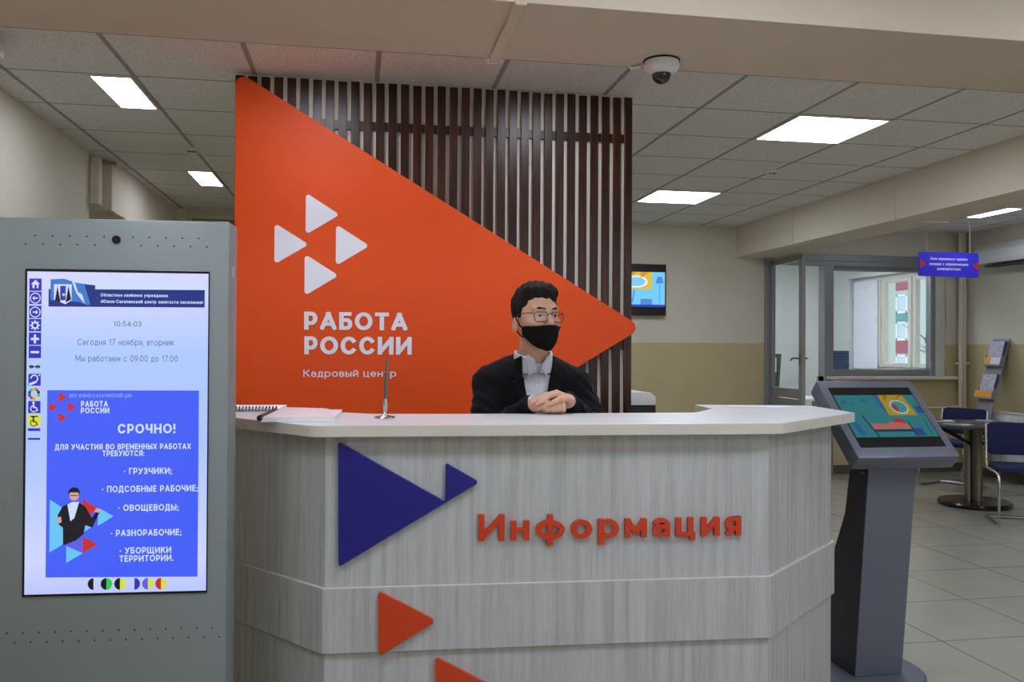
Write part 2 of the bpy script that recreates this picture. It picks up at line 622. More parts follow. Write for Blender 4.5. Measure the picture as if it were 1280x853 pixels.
G['!'] = (.02, [[(.5, 0), (.5, .02)], [(.5, .46), (.5, 1)]])
G['-'] = (.3, [[(0, .42), (1, .42)]])
G['•'] = (.1, [[(.5, .40), (.5, .46)]])
G['«'] = (.4, [[(.5, .7), (0, .4), (.5, .1)], [(1, .7), (.5, .4), (1, .1)]])
G['»'] = (.4, [[(0, .7), (.5, .4), (0, .1)], [(.5, .7), (1, .4), (.5, .1)]])
G['Й'] = (.76, [_st, _st1, [(0, 0), (1, 1)], E_(.5, 1.3, .26, .12, 190, 350, 8)])
LOW = {}
XH = .74
for c_ in 'вгжзиклмнпстхцчшщыьэюяо':
    w_, ss = G[c_.upper()]
    LOW[c_] = (w_*XH*1.02, ss, XH, 0)
LOW['й'] = (LOW['и'][0], G['И'][1] + [E_(.5, 1.36, .28, .16, 190, 350, 8)], XH, .6)
LOW['ё'] = None
LOW['д'] = (G['Д'][0]*XH, G['Д'][1], XH, 0)
LOW['а'] = (.52, [E_(.5, .68, .5, .32, 150, 0, 12) + [(1, 0)], [(1, .56), (.4, .56)] + E_(.4, .29, .4, .29, 90, 270, 10) + [(.75, .03), (1, .25)]], XH, 0)
LOW['е'] = (.6, [E_(.5, .5, .5, .5, 0, 318, 24), [(0, .47), (1, .47)]], XH, 0)
LOW['ё'] = (.6, LOW['е'][1] + [[(.25, 1.3), (.25, 1.32)], [(.75, 1.3), (.75, 1.32)]], XH, .6)
LOW['р'] = (.62, [[(0, -.42), (0, 1)], E_(.5, .5, .5, .5, 0, 360, 28)], XH, 0)
LOW['у'] = (.56, [[(0, 1), (.52, .05)], [(1, 1), (.36, -.28), (.2, -.4), (.04, -.38)]], XH, 0)
LOW['ф'] = (.86, [[(.5, -.42), (.5, 1.38)], E_(.5, .5, .5, .5, 0, 360, 30)], XH, .6)
LOW['б'] = (.62, [E_(.5, .42, .5, .44, 0, 360, 28), [(.02, .5), (.1, 1.0), (.45, 1.25), (.92, 1.34)]], XH, .6)


def clip_poly(p, ax, val, keep_less):
    out = []
    for i in range(len(p)):
        a, b = p[i-1], p[i]
        ia = (a[ax] <= val) if keep_less else (a[ax] >= val)
        ib = (b[ax] <= val) if keep_less else (b[ax] >= val)
        if ia != ib:
            t = (val-a[ax])/(b[ax]-a[ax])
            out.append((a[0]+t*(b[0]-a[0]), a[1]+t*(b[1]-a[1])))
        if ib:
            out.append(b)
    return out


def glyph_polys(ch, th):
    """-> advance width, convex polygons, cap height 1"""
    if ch == ' ':
        return .3, []
    if ch in LOW:
        w, ss, sc, extra = LOW[ch]
    else:
        w, ss = G[ch]
        sc, extra = 1.0, 0
    h = th/2
    w = max(w, th)
    iw, ih = w-th, sc-th
    polys = []
    for si, st in enumerate(ss):
        pts = [(h+x*iw, h+y*ih) for x, y in st]
        ylo = min(p[1] for p in pts)-h
        yhi = max(p[1] for p in pts)+h
        xlo, xhi = -1e-4, w+1e-4
        n = len(pts)
        closed = n > 3 and math.hypot(pts[0][0]-pts[-1][0], pts[0][1]-pts[-1][1]) < 1e-5
        if closed:
            pts = pts[:-1]
            n -= 1
        L, R = [], []
        for i in range(n):
            if closed:
                a, b = pts[i-1], pts[(i+1) % n]
                d0 = (pts[i][0]-a[0], pts[i][1]-a[1])
                d1 = (b[0]-pts[i][0], b[1]-pts[i][1])
            else:
                d0 = (pts[i][0]-pts[i-1][0], pts[i][1]-pts[i-1][1]) if i > 0 else None
                d1 = (pts[i+1][0]-pts[i][0], pts[i+1][1]-pts[i][1]) if i < n-1 else None
                d0 = d0 or d1
                d1 = d1 or d0
            l0, l1 = math.hypot(*d0) or 1, math.hypot(*d1) or 1
            n0 = (-d0[1]/l0, d0[0]/l0)
            n1 = (-d1[1]/l1, d1[0]/l1)
            mx_, my_ = n0[0]+n1[0], n0[1]+n1[1]
            q = mx_*mx_+my_*my_
            if q < 0.3:
                mx_, my_, q = n0[0]*2, n0[1]*2, 4
            k = 2*h/q
            k = min(k, h*1.6)
            px, py = pts[i]
            if not closed and i in (0, n-1):       # square cap
                dd = d1 if i == 0 else d0
                ll = math.hypot(*dd) or 1
                diag = abs(dd[0]/ll) > .15 and abs(dd[1]/ll) > .15
                e = h*(1.0 if not diag else 1.0)
                sgn = -1 if i == 0 else 1
                px += sgn*dd[0]/ll*e
                py += sgn*dd[1]/ll*e
            L.append((px+mx_*k, py+my_*k))
            R.append((px-mx_*k, py-my_*k))
        m = n if closed else n-1
        for i in range(m):
            j = (i+1) % n
            q = [L[i], L[j], R[j], R[i]]
            for ax, val, kl in ((0, xlo, False), (0, xhi, True), (1, ylo-1e-4, False), (1, yhi+1e-4, True)):
                q = clip_poly(q, ax, val, kl)
                if len(q) < 3:
                    break
            if len(q) >= 3:
                ar = sum(q[k-1][0]*q[k][1]-q[k][0]*q[k-1][1] for k in range(len(q)))
                if abs(ar) > 1e-7:
                    polys.append((si, q if ar > 0 else q[::-1]))
    return w, polys


def text_polys(s, th=.16, gap=.13):
    x = 0
    out = []
    for ch in s:
        w, ps = glyph_polys(ch, th)
        out += [(si, [(px+x, py) for px, py in p]) for si, p in ps]
        x += w+gap
    return x-gap, out


def lettering(name, s, x0, base, cap, width, y, depth, m, parent, th=.16, gap=.13, T=None, slant=0.0, center=False):
    """letters in the x-z plane facing -y, standing proud of y by depth"""
    W_, ps = text_polys(s, th, gap)
    sx = width/W_ if width else cap
    if center:
        x0 = x0-W_*sx/2
    mb = MB()
    for si, p in ps:
        yf = y-depth-.00025*si*(1 if depth > 0 else .3)
        pp = [(x0+a*sx+slant*b*cap, base+b*cap) for a, b in p]
        n = len(pp)
        vs_ = [(a, yf, b) for a, b in pp]
        fs_ = [tuple(range(n))]
        if depth > 0.003:
            vs_ += [(a, y, b) for a, b in pp]
            fs_ += [(i, n+i, n+(i+1) % n, (i+1) % n) for i in range(n)]
        if T is not None:
            vs_ = [T @ Vector(v) for v in vs_]
        mb.add(vs_, fs_)
    me = bpy.data.meshes.new(name)
    me.from_pydata(mb.v, [], mb.f)
    me.materials.append(m)
    me.update()
    bm = bmesh.new()
    bm.from_mesh(me)
    if depth > 0.003:
        # orient every prism outwards: front polygon towards -y
        pass
    bm.to_mesh(me)
    bm.free()
    o = bpy.data.objects.new(name, me)
    COL.objects.link(o)
    if parent is not None:
        o.parent = parent
    return o


# ------------------------------------------------------------------ room shell
ZC = 2.755
YB = 8.90          # rear wall
sbox('floor', FLOOR, -2.6, 7.3, -3.0, 12.4, -0.1, 0.0)
sbox('ceiling', CEIL, -2.6, 7.3, -3.0, 12.4, ZC, ZC+0.1)
sbox('wall_left', WALL, -2.45, -1.87, -3.0, 6.42, 0, ZC)
sbox('wall_left_recess', WALL, -2.45, -2.30, 6.42, YB, 0, ZC)
sbox('wall_back', WALL, -2.45, 4.42, YB, YB+0.15, 0, ZC)
sbox('wall_right', WALL, 6.90, 7.10, -3.0, YB+0.15, 0, ZC)
sbox('wall_partition', mat('light_cream_paint', (240, 232, 214), 0.7, var=0.02, vscale=3), -0.595, 1.415, 4.424, 4.56, 0, ZC)
# unseen wall added behind the camera to dim reflections, with an opening for daylight
ew = MB()
ew.box(-2.45, 1.2, -3.1, -3.0, 0, ZC)
ew.box(6.2, 7.10, -3.1, -3.0, 0, ZC)
ew.box(1.2, 6.2, -3.1, -3.0, 0, 0.8)
ew.box(1.2, 6.2, -3.1, -3.0, 2.45, ZC)
struct(ew.build('wall_front_unseen', WALL))
wf3 = MB()
for x0 in (1.2, 2.84, 4.48, 6.12):
    wf3.box(x0, x0+.08, -3.08, -3.02, .8, 2.45, bev=.006)
wf3.box(1.28, 6.12, -3.08, -3.02, .8, .88, bev=.006)
wf3.box(1.28, 6.12, -3.08, -3.02, 2.37, 2.45, bev=.006)
struct(wf3.build('window_3_unseen', PVC))
# beam across the hall
sbox('beam', BEAMP, -1.87, 6.90, 2.55, 3.06, 2.448, ZC)
# downstand along the right bay with covered joints
sd = struct(MB().box(4.09, 4.52, 3.06, YB, 2.413, ZC).build('beam_right', CREAM))
trim = MB()
for yy in (6.05, 7.65):
    trim.box(4.083, 4.09, yy-0.011, yy+0.011, 2.406, ZC)
    trim.box(4.083, 4.55, yy-0.011, yy+0.011, 2.404, 2.413)
struct(trim.build('trim_1', CREAM))
# cable trunking under the front beam
tr = MB()
tr.box(0.452, 0.49, 2.53, 3.068, 2.432, 2.448, bev=0.004)
tr.box(0.449, 0.493, 3.058, 3.076, 2.428, 2.475, bev=0.003)
struct(tr.build('trim_2', BEAMP))
# boxed ducts on the left
sbox('trim_3', CREAM, -1.87, -1.807, 6.425, 6.50, 2.395, 2.728, bev=0.006)
sbox('trim_4', CREAM, -2.30, -1.774, 6.62, 6.75, 2.38, 2.715, bev=0.006)
lb = MB()
lb.box(-2.30, -1.782, 6.75, 7.42, 2.38, ZC)
lb.box(-2.30, -1.792, 7.42, YB, 2.18, ZC)
struct(lb.build('beam_left', CREAM))
# pilaster and fan-light panels high on the rear wall, left
fl = MB()
fl.box(-1.80, -1.68, YB-0.03, YB, 0, ZC)
for x0, x1 in ((-1.64, -1.12), (-0.98, -0.62), (-0.55, -0.2)):
    fl.box(x0-.03, x0, YB-0.025, YB, 2.1, ZC-0.06)
    fl.box(x1, x1+.03, YB-0.025, YB, 2.1, ZC-0.06)
    fl.box(x0, x1, YB-0.025, YB, ZC-0.09, ZC-0.06)
    fl.box(x0, x1, YB-0.025, YB, 2.1, 2.13)
struct(fl.build('trim_5', CREAM))
fp = MB()
for x0, x1 in ((-1.64, -1.12), (-0.98, -0.62), (-0.55, -0.2)):
    fp.box(x0, x1, YB-0.006, YB, 2.13, ZC-0.09)
struct(fp.build('trim_6', mat('brown_panel', (150, 132, 108), 0.6)))
# skirting
SK = mat('grey_skirting', (96, 90, 80), 0.5)
sbox('baseboard_back', SK, 1.5, 4.42, YB-0.012, YB, 0, 0.09)
sbox('baseboard_right', SK, 6.888, 6.90, -3, YB, 0, 0.09)
sbox('baseboard_left', SK, -1.87, -1.858, -3, 6.42, 0, 0.09)

# ---- glazed office in the far right corner
OB = 11.95
sbox('wall_office_left', WHITEW, 4.1, 4.25, YB+0.15, OB, 0, ZC)
sbox('wall_office_back', WHITEW, 4.1, 7.3, OB, OB+0.15, 0, ZC)
# office outer wall with its window opening (Y 9.42..11.28, z 1.12..2.41)
ow = MB()
ow.box(6.90, 7.35, YB+0.15, 9.42, 0, ZC)
ow.box(6.90, 7.35, 11.28, OB, 0, ZC)
ow.box(6.90, 7.35, 9.42, 11.28, 0, 1.12)
ow.box(6.90, 7.35, 9.42, 11.28, 2.41, ZC)
struct(ow.build('wall_office_right', WHITEW))
# front wall of the office: below, right of and above the glazing
fw = MB()
fw.box(5.14, 6.90, YB, YB+0.15, 0, 1.10)
fw.box(6.68, 6.90, YB, YB+0.15, 1.10, 2.42)
fw.box(4.42, 6.90, YB, YB+0.15, 2.47, ZC)
struct(fw.build('wall_office_front', WALL))
sbox('baseboard_office', SK, 5.14, 6.888, YB-0.012, YB, 0, 0.10)
hd = MB()
hd.box(4.42, 6.90, YB-0.012, YB+0.06, 2.40, 2.475, bev=0.004)
hd.box(4.42, 6.70, YB-0.006, YB+0.06, 2.345, 2.40, bev=0.004)
hd.box(4.42, 4.53, YB-0.02, YB+0.07, 0, 2.42, bev=0.005)
hd.box(5.14, 5.25, YB-0.02, YB+0.12, 0, 2.36, bev=0.005)
struct(hd.build('trim_7', ALU))
wfm = MB()
for a in ((5.25, 6.52, YB+0.07, YB+0.12, 1.10, 1.175), (5.25, 6.52, YB+0.07, YB+0.12, 2.30, 2.36),
          (6.50, 6.56, YB+0.03, YB+0.12, 1.10, 2.36)):
    wfm.box(*a, bev=0.004)
win = struct(wfm.build('window_1', ALU))
MB().box(5.25, 6.50, YB+0.09, YB+0.098, 1.175, 2.30).build('pane', GLASS, win)
MB().box(6.56, 6.68, YB+0.03, YB+0.06, 1.10, 2.36).build('jamb_board', WHITEW, win)
MB().box(5.16, 6.80, YB-0.10, YB+0.07, 1.065, 1.10, bev=0.008).build('sill', PVC, win)
# glazed door leaf standing open towards the hall
dr = bpy.data.objects.new('door_1', None)
COL.objects.link(dr)
dr.location = (4.50, YB-0.02, 0)
dr.rotation_euler = (0, 0, math.radians(-92))
struct(dr)
lf = MB()
LW, LH = 0.75, 2.385
for a in ((0, .055, 0, LH), (LW-.075, LW, 0, LH), (.055, LW-.075, LH-.07, LH), (.055, LW-.075, 0.88, 0.99), (.055, LW-.075, 0.0, 0.10)):
    lf.box(a[0], a[1], -0.02, 0.02, a[2]+0.008, a[3], bev=0.004)
lf.build('door_frame', ALU, dr)
MB().box(.05, LW-.07, -0.004, 0.004, 0.99, LH-.07).build('door_glass', GLASS, dr)
MB().box(.05, LW-.07, -0.009, 0.009, 0.09, 0.88).build('door_panel', ALU, dr)
for s_ in (-1, 1):
    h_ = MB()
    h_.tube([(LW-.04, s_*.02, 1.31), (LW-.04, s_*.06, 1.31), (LW-.08, s_*.068, 1.312), (LW-.13, s_*.066, 1.305), (LW-.17, s_*.06, 1.285)], .009)
    h_.box(LW-.055, LW-.025, min(s_*.02, s_*.027), max(s_*.02, s_*.027), 1.24, 1.36, bev=.002)
    h_.build('door_handle', STEEL, dr, smooth=True)

# office outer window: frames, panes, blind
ox = 7.0
wf = MB()
def yframe(mb, y0, y1, z0, z1, t, x0, x1):
    mb.box(x0, x1, y0, y0+t, z0, z1, bev=.005)
    mb.box(x0, x1, y1-t, y1, z0, z1, bev=.005)
    mb.box(x0, x1, y0+t, y1-t, z0, z0+t, bev=.005)
    mb.box(x0, x1, y0+t, y1-t, z1-t, z1, bev=.005)
yframe(wf, 9.44, 11.26, 1.13, 2.40, .05, ox, ox+.07)
for y0, y1 in ((9.54, 9.95), (9.99, 10.62), (10.66, 11.2)):
    yframe(wf, y0, y1, 1.17, 2.36, .06, ox-.015, ox+.05)
w2 = struct(wf.build('window_2', PVC))
MB().box(ox+.02, ox+.028, 9.50, 11.2, 1.2, 2.34).build('pane', GLASS, w2)
MB().box(6.86, ox+.05, 9.40, 11.30, 1.085, 1.12, bev=.006).build('sill', PVC, w2)
hb = MB()
hb.box(ox-.05, ox-.015, 10.60, 10.63, 1.70, 1.82, bev=.004)
hb.build('handle', PVC, w2)
BLINDM = mat('white_blind_fabric', (236, 240, 248), 0.8, var=0.02, vscale=6)
bl = MB()
ns = 10
for i in range(ns):
    z0, z1 = 1.14+i*(1.22/ns), 1.14+(i+1)*(1.22/ns)
    bl.box(ox-.04+.004*math.sin(i*2.1), ox-.034+.004*math.sin(i*2.1), 10.68, 11.25, z0, z1)
b_ = bl.build('roller_blind', BLINDM)
tag(b_, 'white roller blind pulled down over the left part of the office window', 'blind')

# ---- outside the office window
ex = bpy.data.objects.new('street_apartment_block', None)
COL.objects.link(ex)
ex.location = (50, 72, 0)
tag(ex, 'pale apartment block with white windows and red panels beyond the office window', 'building')
MB().box(0, 14, -34, 30, -6, 22).build('wall', mat('pale_render', (176, 188, 182), 0.8), ex)
RED = mat('red_cladding', (152, 78, 94), 0.7)
TEAL = mat('teal_cladding', (84, 146, 146), 0.7)
YEL = mat('yellow_pipe_paint', (206, 190, 60), 0.5)
WPANE = mat('daylit_pane', (176, 196, 214), 0.1)
for yy in range(-32, 30, 8):
    for zz in (-.8, 2.3, 4.85, 8.5, 11.1):
        w_ = MB()
        w_.box(-.12, 0, yy-1.6, yy+1.6, zz, zz+.2).box(-.12, 0, yy-1.6, yy+1.6, zz+1.6, zz+1.75)
        for q in (-1.6, -.1, 1.4):
            w_.box(-.12, 0, yy+q, yy+q+.2, zz, zz+1.75)
        f_ = w_.build('window_frame', WHITEP, ex)
        MB().box(-.04, 0, yy-1.5, yy+1.5, zz+.1, zz+1.65).build('pane', WPANE, f_)
    for zz, m_ in ((1.1, RED), (4.08, TEAL), (7.0, RED), (10.2, TEAL)):
        MB().box(-.06, 0, yy-1.7, yy+1.7, zz, zz+(.72 if m_ is TEAL else 1.15)).build('spandrel_panel', m_, ex)
MB().tube([(-.6, 3.4, -6), (-.6, 3.4, 22)], .26).build('downpipe', YEL, ex, smooth=True)
tb = MB()
tb.tube([(15.6, 20.5, -1), (15.7, 20.4, 2), (15.6, 20.6, 4.2), (15.9, 20.4, 7)], [.2, .16, .12, .05])
random.seed(3)
def branch(p, d, l, r, lev):
    q = p+d*l
    mid = p+d*l*.5+Vector((random.uniform(-.1, .1), random.uniform(-.1, .1), 0))*l
    tb.tube([p, mid, q], [r, r*.8, r*.5], n=5)
    if lev > 0:
        for _ in range(3):
            dd = (d+Vector((random.uniform(-.8, .8), random.uniform(-.8, .8), random.uniform(-.2, .7)))).normalized()
            branch(p+d*l*random.uniform(.4, 1), dd, l*.6, r*.5, lev-1)
for k in range(9):
    z_ = .8+k*.55
    a_ = random.uniform(0, 6.28)
    branch(Vector((15.65, 20.45, z_)), Vector((math.cos(a_), math.sin(a_), .5)).normalized(), 1.6, .06, 2)
tag(tb.build('bare_tree', mat('winter_bark', (106, 104, 96), 0.9), smooth=True), 'bare winter tree outside the office window', 'tree')
struct(MB().box(7.4, 60, -10, 60, -1.2, -1.0).build('ground', mat('snowy_ground', (214, 218, 224), 0.9)))

# ------------------------------------------------------------------ light fittings
def panel_light(x0, x1, y0, y1, label, strength=None, group='ceiling light panels'):
    t = thing('ceiling_light', label, 'ceiling light', ((x0+x1)/2, (y0+y1)/2, ZC), 0, group)
    hx, hy = (x1-x0)/2, (y1-y0)/2
    f = MB()
    f.box(-hx, -hx+.012, -hy, hy, -.008, 0)
    f.box(hx-.012, hx, -hy, hy, -.008, 0)
    f.box(-hx+.012, hx-.012, -hy, -hy+.012, -.008, 0)
    f.box(-hx+.012, hx-.012, hy-.012, hy, -.008, 0)
    f.build('frame', WHITEP, t)
    MB().box(-hx+.012, hx-.012, -hy+.012, hy-.012, -.006, -.001).build('diffuser', LIGHTP, t)
    return t
panel_light(2.485, 3.07, 4.57, 5.15, 'large square ceiling light right of the dark slat screen, nearest one there')
panel_light(2.485, 3.07, 6.97, 7.55, 'far square ceiling light just right of the dark slat screen, above the television')
panel_light(-1.345, -1.135, 4.57, 5.16, 'nearest ceiling light on the left, above the grey screen kiosk')
panel_light(-1.325, -1.128, 6.93, 7.53, 'far small ceiling light left of the orange panel, beyond the smoke detector')
panel_light(6.03, 6.20, 7.17, 7.76, 'narrow ceiling light over the right bay above the hanging blue sign')
# unseen panels added over the entrance side to light the hall
FRONT = [(-1.13, 1.2), (0.67, 1.2), (2.48, 1.2), (4.9, 1.2), (-0.5, -1.2), (2.0, -1.2)]
for x, y in FRONT:
    panel_light(x, x+.585, y, y+.585, 'unseen square light added over the entrance side of the hall', group='added entrance lights')
# narrow panels out of view, added to brighten the right bay
panel_light(6.03, 6.20, 4.77, 5.36, 'unseen narrow light added to the right bay nearer the entrance', group='added right bay lights')
panel_light(5.03, 5.20, 4.57, 5.16, 'unseen narrow light added to the right bay beside the downstand', group='added right bay lights')
panel_light(6.03, 6.20, 2.0, 2.5, 'unseen narrow light added to the right bay by the front beam', group='added right bay lights')
# two panels in the row just in front of the slat screen, above the desk
panel_light(-.36, -.06, 3.28, 3.84, 'ceiling light over the desk in front of the orange panel', group='desk ceiling lights')
panel_light(.82, 1.12, 3.28, 3.84, 'ceiling light over the desk in front of the bare slats', group='desk ceiling lights')
# two unseen lamps added to brighten the office interior
panel_light(5.2, 5.8, 10.2, 10.8, 'unseen square light added inside the glazed office', group='added office lights')
panel_light(5.2, 5.8, 9.3, 9.9, 'unseen square light added inside the glazed office', group='added office lights')

# ------------------------------------------------------------------ slat screen and orange panel
sc_ = thing('slat_screen', 'tall screen of dark brown vertical wooden slats on the partition behind the desk', 'slat screen', (-0.613, 4.388, 0))
NS, SWD = 33, 0.0425
pit = (2.039-SWD)/(NS-1)
sl = MB()
for i in range(NS):
    sl.box(i*pit, i*pit+SWD, 0.008, 0.020, 0.02, ZC-.014+random.uniform(-.003, .003), bev=.0015)
sl.build('slat', DARKWOOD, sc_)
for z0 in (2.50, 1.40, 0.3):
    MB().box(0.005, 2.034, 0.020, 0.032, z0, z0+.045, bev=.002).build('batten', DARKWOOD, sc_)

op = thing('wall_sign', 'big orange triangular panel with white lettering on the dark slats behind the desk', 'wall sign', (0, 4.388, 0))
tri = round_poly([(-.607, 2.755), (-.607, .27), (1.4766, 1.5116)], [.04, .04, .04], 10)
MB().prism(tri, -.025, 0, 'y', bev=.002).build('panel', ORANGE, op)
for (x, zt, zb) in ((-.268, 2.153, 1.968), (-.417, 1.998, 1.818), (-.1205, 2.001, 1.817), (-.2715, 1.849, 1.665)):
    h_ = (zt-zb)
    zc = (zt+zb)/2
    e_ = .012
    t_ = round_poly([(x, zt+e_), (x, zb-e_), (x+.153+.012, zc)], .013, 6)
    MB().prism(t_, -.028, -.025, 'y').build('logo_triangle', WHITEV, op)
lettering('lettering', 'РАБОТА', -.272, 1.486, .089, .508, -.025, .0025, WHITEV, op, th=.21, gap=.12)
lettering('lettering', 'РОССИИ', -.2705, 1.364, .089, .529, -.025, .0025, WHITEV, op, th=.21, gap=.12)
lettering('lettering', 'Кадровый', -.274, 1.252, .036, .268, -.025, .0025, WHITEV, op, th=.12, gap=.14)
lettering('lettering', 'центр', .019, 1.252, .036, .162, -.025, .0025, WHITEV, op, th=.12, gap=.14)

# ------------------------------------------------------------------ reception desk
DA = math.atan2(-.0556, .9984)
DO = Vector((-.1029, 2.73))
desk = thing('reception_desk', 'long pale ash reception desk with angled ends and blue and orange emblems', 'reception desk', (DO.x, DO.y, 0), DA)
_c, _s = math.cos(-DA), math.sin(-DA)
def dl(x, y):
    a, b = x-DO.x, y-DO.y
    return (a*_c-b*_s, a*_s+b*_c)
top = [(-.80, 3.50), (-.14, 2.683), (1.352, 2.598), (1.862, 3.0), (1.905, 3.41), (1.424, 3.51), (1.40, 3.27), (1.25, 3.075),
       (.433, 3.10), (.05, 3.14), (-.065, 3.23), (-.13, 3.45), (-.5, 3.63), (-.64, 3.78)]
topl = round_poly([dl(*p) for p in top], [0, .10, .10, .004, .01, .004, .01, .05, 0, .05, .06, .08, .05, 0], 6)
tp = MB()
tp.prism(topl, 1.124, 1.16, 'z', bev=.002)
ct = tp.build('countertop', [ASHTOP, EDGE], desk)
for p in ct.data.polygons:
    p.material_index = 0 if p.normal.z > .5 else 1
face_w = [(-.72, 3.49), (-.1029, 2.73), (1.333, 2.65), (1.815, 3.087), (1.845, 3.40)]
def off_line(pts, d):
    """offset an open polyline to its left (towards the back) by d"""
    out = []
    n = len(pts)
    for i in range(n):
        p = Vector(pts[i])
        ds = []
        if i > 0:
            ds.append((p-Vector(pts[i-1])).normalized())
        if i < n-1:
            ds.append((Vector(pts[i+1])-p).normalized())
        ns_ = [Vector((-q.y, q.x)) for q in ds]
        m_ = sum(ns_, Vector((0, 0)))
        m_ = m_/len(ns_)
        m_ = m_/m_.length_squared
        out.append(tuple(p+m_*d))
    return out
fl_ = [dl(*p) for p in face_w]
inn = off_line(fl_, .028)
b1 = MB().prism(fl_+inn[::-1], .06, 1.124, 'z', bev=.0015).build('front_panel', ASH, desk)
bo = off_line(fl_, -.012)
bi = off_line(fl_, .004)
MB().prism(bo+bi[::-1], .451, .651, 'z', bev=.0015).build('band_panel', ASH, desk)
MB().prism([p for p in off_line(fl_, -.0125)]+[p for p in off_line(fl_, -.001)][::-1], .651, .6535, 'z').build('band_edge', mat('band_edge_strip', (200, 199, 195), 0.5), desk)
MB().prism(off_line(fl_, .02)+off_line(fl_, .04)[::-1], 0, .06, 'z').build('kickplate', LAVD, desk)
MB().box(.02, 1.40, .03, .52, .715, .74, bev=.003).build('work_shelf', ASHTOP, desk)
MB().prism(round_poly([(.0395, 1.108), (.043, .719), (.480, .976), (.3735, 1.038), (.371, .916)], [.006, .006, .008, .005, .0015], 5), -.016, 0, 'y', bev=.0015).build('blue_emblem', BLUE, desk)
MB().prism(round_poly([(.165, .646), (.168, .441), (.346, .546)], .009, 5), -.026, -.012, 'y', bev=.0015).build('orange_emblem', ORANGE2, desk)
MB().prism(round_poly([(.343, .431), (.346, .20), (.548, .316)], .009, 5), -.014, 0, 'y', bev=.0015).build('orange_emblem', ORANGE2, desk)
lettering('lettering', 'Информация', .477, .790, .083, .863, 0, .014, ORANGE2, desk, th=.168, gap=.185)

# ------------------------------------------------------------------ left screen kiosk
KA = math.radians(-4.0)
ks = thing('information_kiosk', 'tall grey information kiosk with lit portrait touchscreen beside the desk', 'kiosk', (-.680, 2.605, 0), KA)
kw, kh = .308, 1.762
kb = MB()
kb.box(-kw-.024, kw, 0, .11, .03, kh, bev=.008)
kb.build('body', KGREY, ks, angle=.5)
MB().box(-kw-.02, kw+.02, -.12, .28, 0, .03, bev=.006).build('base', KGREY, ks)
MB().lathe([(.0, -.002), (.009, -.002), (.012, 0), (.012, .002)], n=24, T=Matrix.Translation((-.005, -.001, 1.703)) @ Matrix.Rotation(PI/2, 4, 'X')).build('camera_lens', KDARK, ks)
for row, (zz, x0) in enumerate(((1.711, -.225), (1.687, -.25))):
    for k in range(5):
        for sx_, xx in ((0, x0+k*.0465), (1, .04+row*.023+k*.0455)):
            MB().lathe([(.0, 0), (.0024, 0), (.0024, .001)], n=8, T=Matrix.Translation((xx, -.0005, zz)) @ Matrix.Rotation(PI/2, 4, 'X')).build('speaker_hole', HOLE, ks)
for row, zz in enumerate((.592, .565)):
    for k in range(14):
        MB().lathe([(.0, 0), (.0024, 0), (.0024, .001)], n=8, T=Matrix.Translation((-.29+row*.02+k*.043, -.0005, zz)) @ Matrix.Rotation(PI/2, 4, 'X')).build('speaker_hole', HOLE, ks)
sqr = MB().box(kw-.0005, kw+.001, .035, .065, 1.605, 1.635)
sqr.build('side_plate', mat('plate_outline', (176, 180, 180), 0.4), ks)
SX0, SX1, SZ0, SZ1 = -.250, .254, .693, 1.617      # visible screen incl. black rim
bz = MB().box(SX0, SX1, -.004, .0, SZ0, SZ1, bev=.001)
bz.build('bezel', KDARK, ks)
GS = glow('screen_white', (196, 208, 255), 1.0, 0.12)
# light colour drifts from lilac at the top to pale blue, as the page shows
nt = GS.node_tree
tcn = nt.nodes.new('ShaderNodeTexCoord')
spn = nt.nodes.new('ShaderNodeSeparateXYZ')
nt.links.new(tcn.outputs['Object'], spn.inputs[0])
mrn = nt.nodes.new('ShaderNodeMapRange')
mrn.inputs['From Min'].default_value = .70
mrn.inputs['From Max'].default_value = 1.61
nt.links.new(spn.outputs[2], mrn.inputs['Value'])
nt.links.new(ramp(nt, mrn.outputs[0], [(0.0, lin((186, 198, 250))), (.1, lin((205, 213, 255))), (.45, lin((172, 196, 255))), (.75, lin((176, 202, 255))), (.95, lin((208, 214, 255))), (1, lin((214, 214, 250)))]),
             nt.nodes['Principled BSDF'].inputs['Emission Color'])
scr = MB().box(SX0+.007, SX1-.003, -.005, -.004, SZ0+.007, SZ1-.008).build('screen', GS, ks)
# pixel helper: photo pixel of the screen page -> panel coordinates
def kp(px, py):
    return (SX0+(px-24)/(262-24)*(SX1-SX0)), (SZ1-(py-(336.5+(px-24)/238*1.5))/((746.5-(px-24)/238*4)-(336.5+(px-24)/238*1.5))*(SZ1-SZ0))
GB = glow('screen_blue', (66, 94, 246), 1.0, .12)
GN = glow('screen_icon_blue', (52, 44, 184), 1.0, .12)
GT = glow('screen_text_grey', (98, 112, 160), 1.0, .12)
GW = glow('screen_text_white', (206, 220, 255), 1.0, .12)
GR = glow('screen_red', (196, 42, 40), 1.0, .12)
GC = glow('screen_cyan', (104, 196, 246), 1.0, .12)
GK = glow('screen_black', (10, 12, 26), 1.0, .12)
GY = glow('screen_yellow', (214, 220, 60), 1.0, .12)
GG = glow('screen_green', (40, 200, 70), 1.0, .12)
GD = glow('screen_navy', (28, 46, 130), 1.0, .12)
GF = glow('screen_flag_blue', (60, 120, 200), 1.0, .12)
GM = glow('screen_mid_blue', (92, 92, 230), 1.0, .12)
GS2 = glow('screen_skin', (214, 160, 150), 1.0, .12)
GO = glow('screen_orange', (232, 150, 40), 1.0, .12)
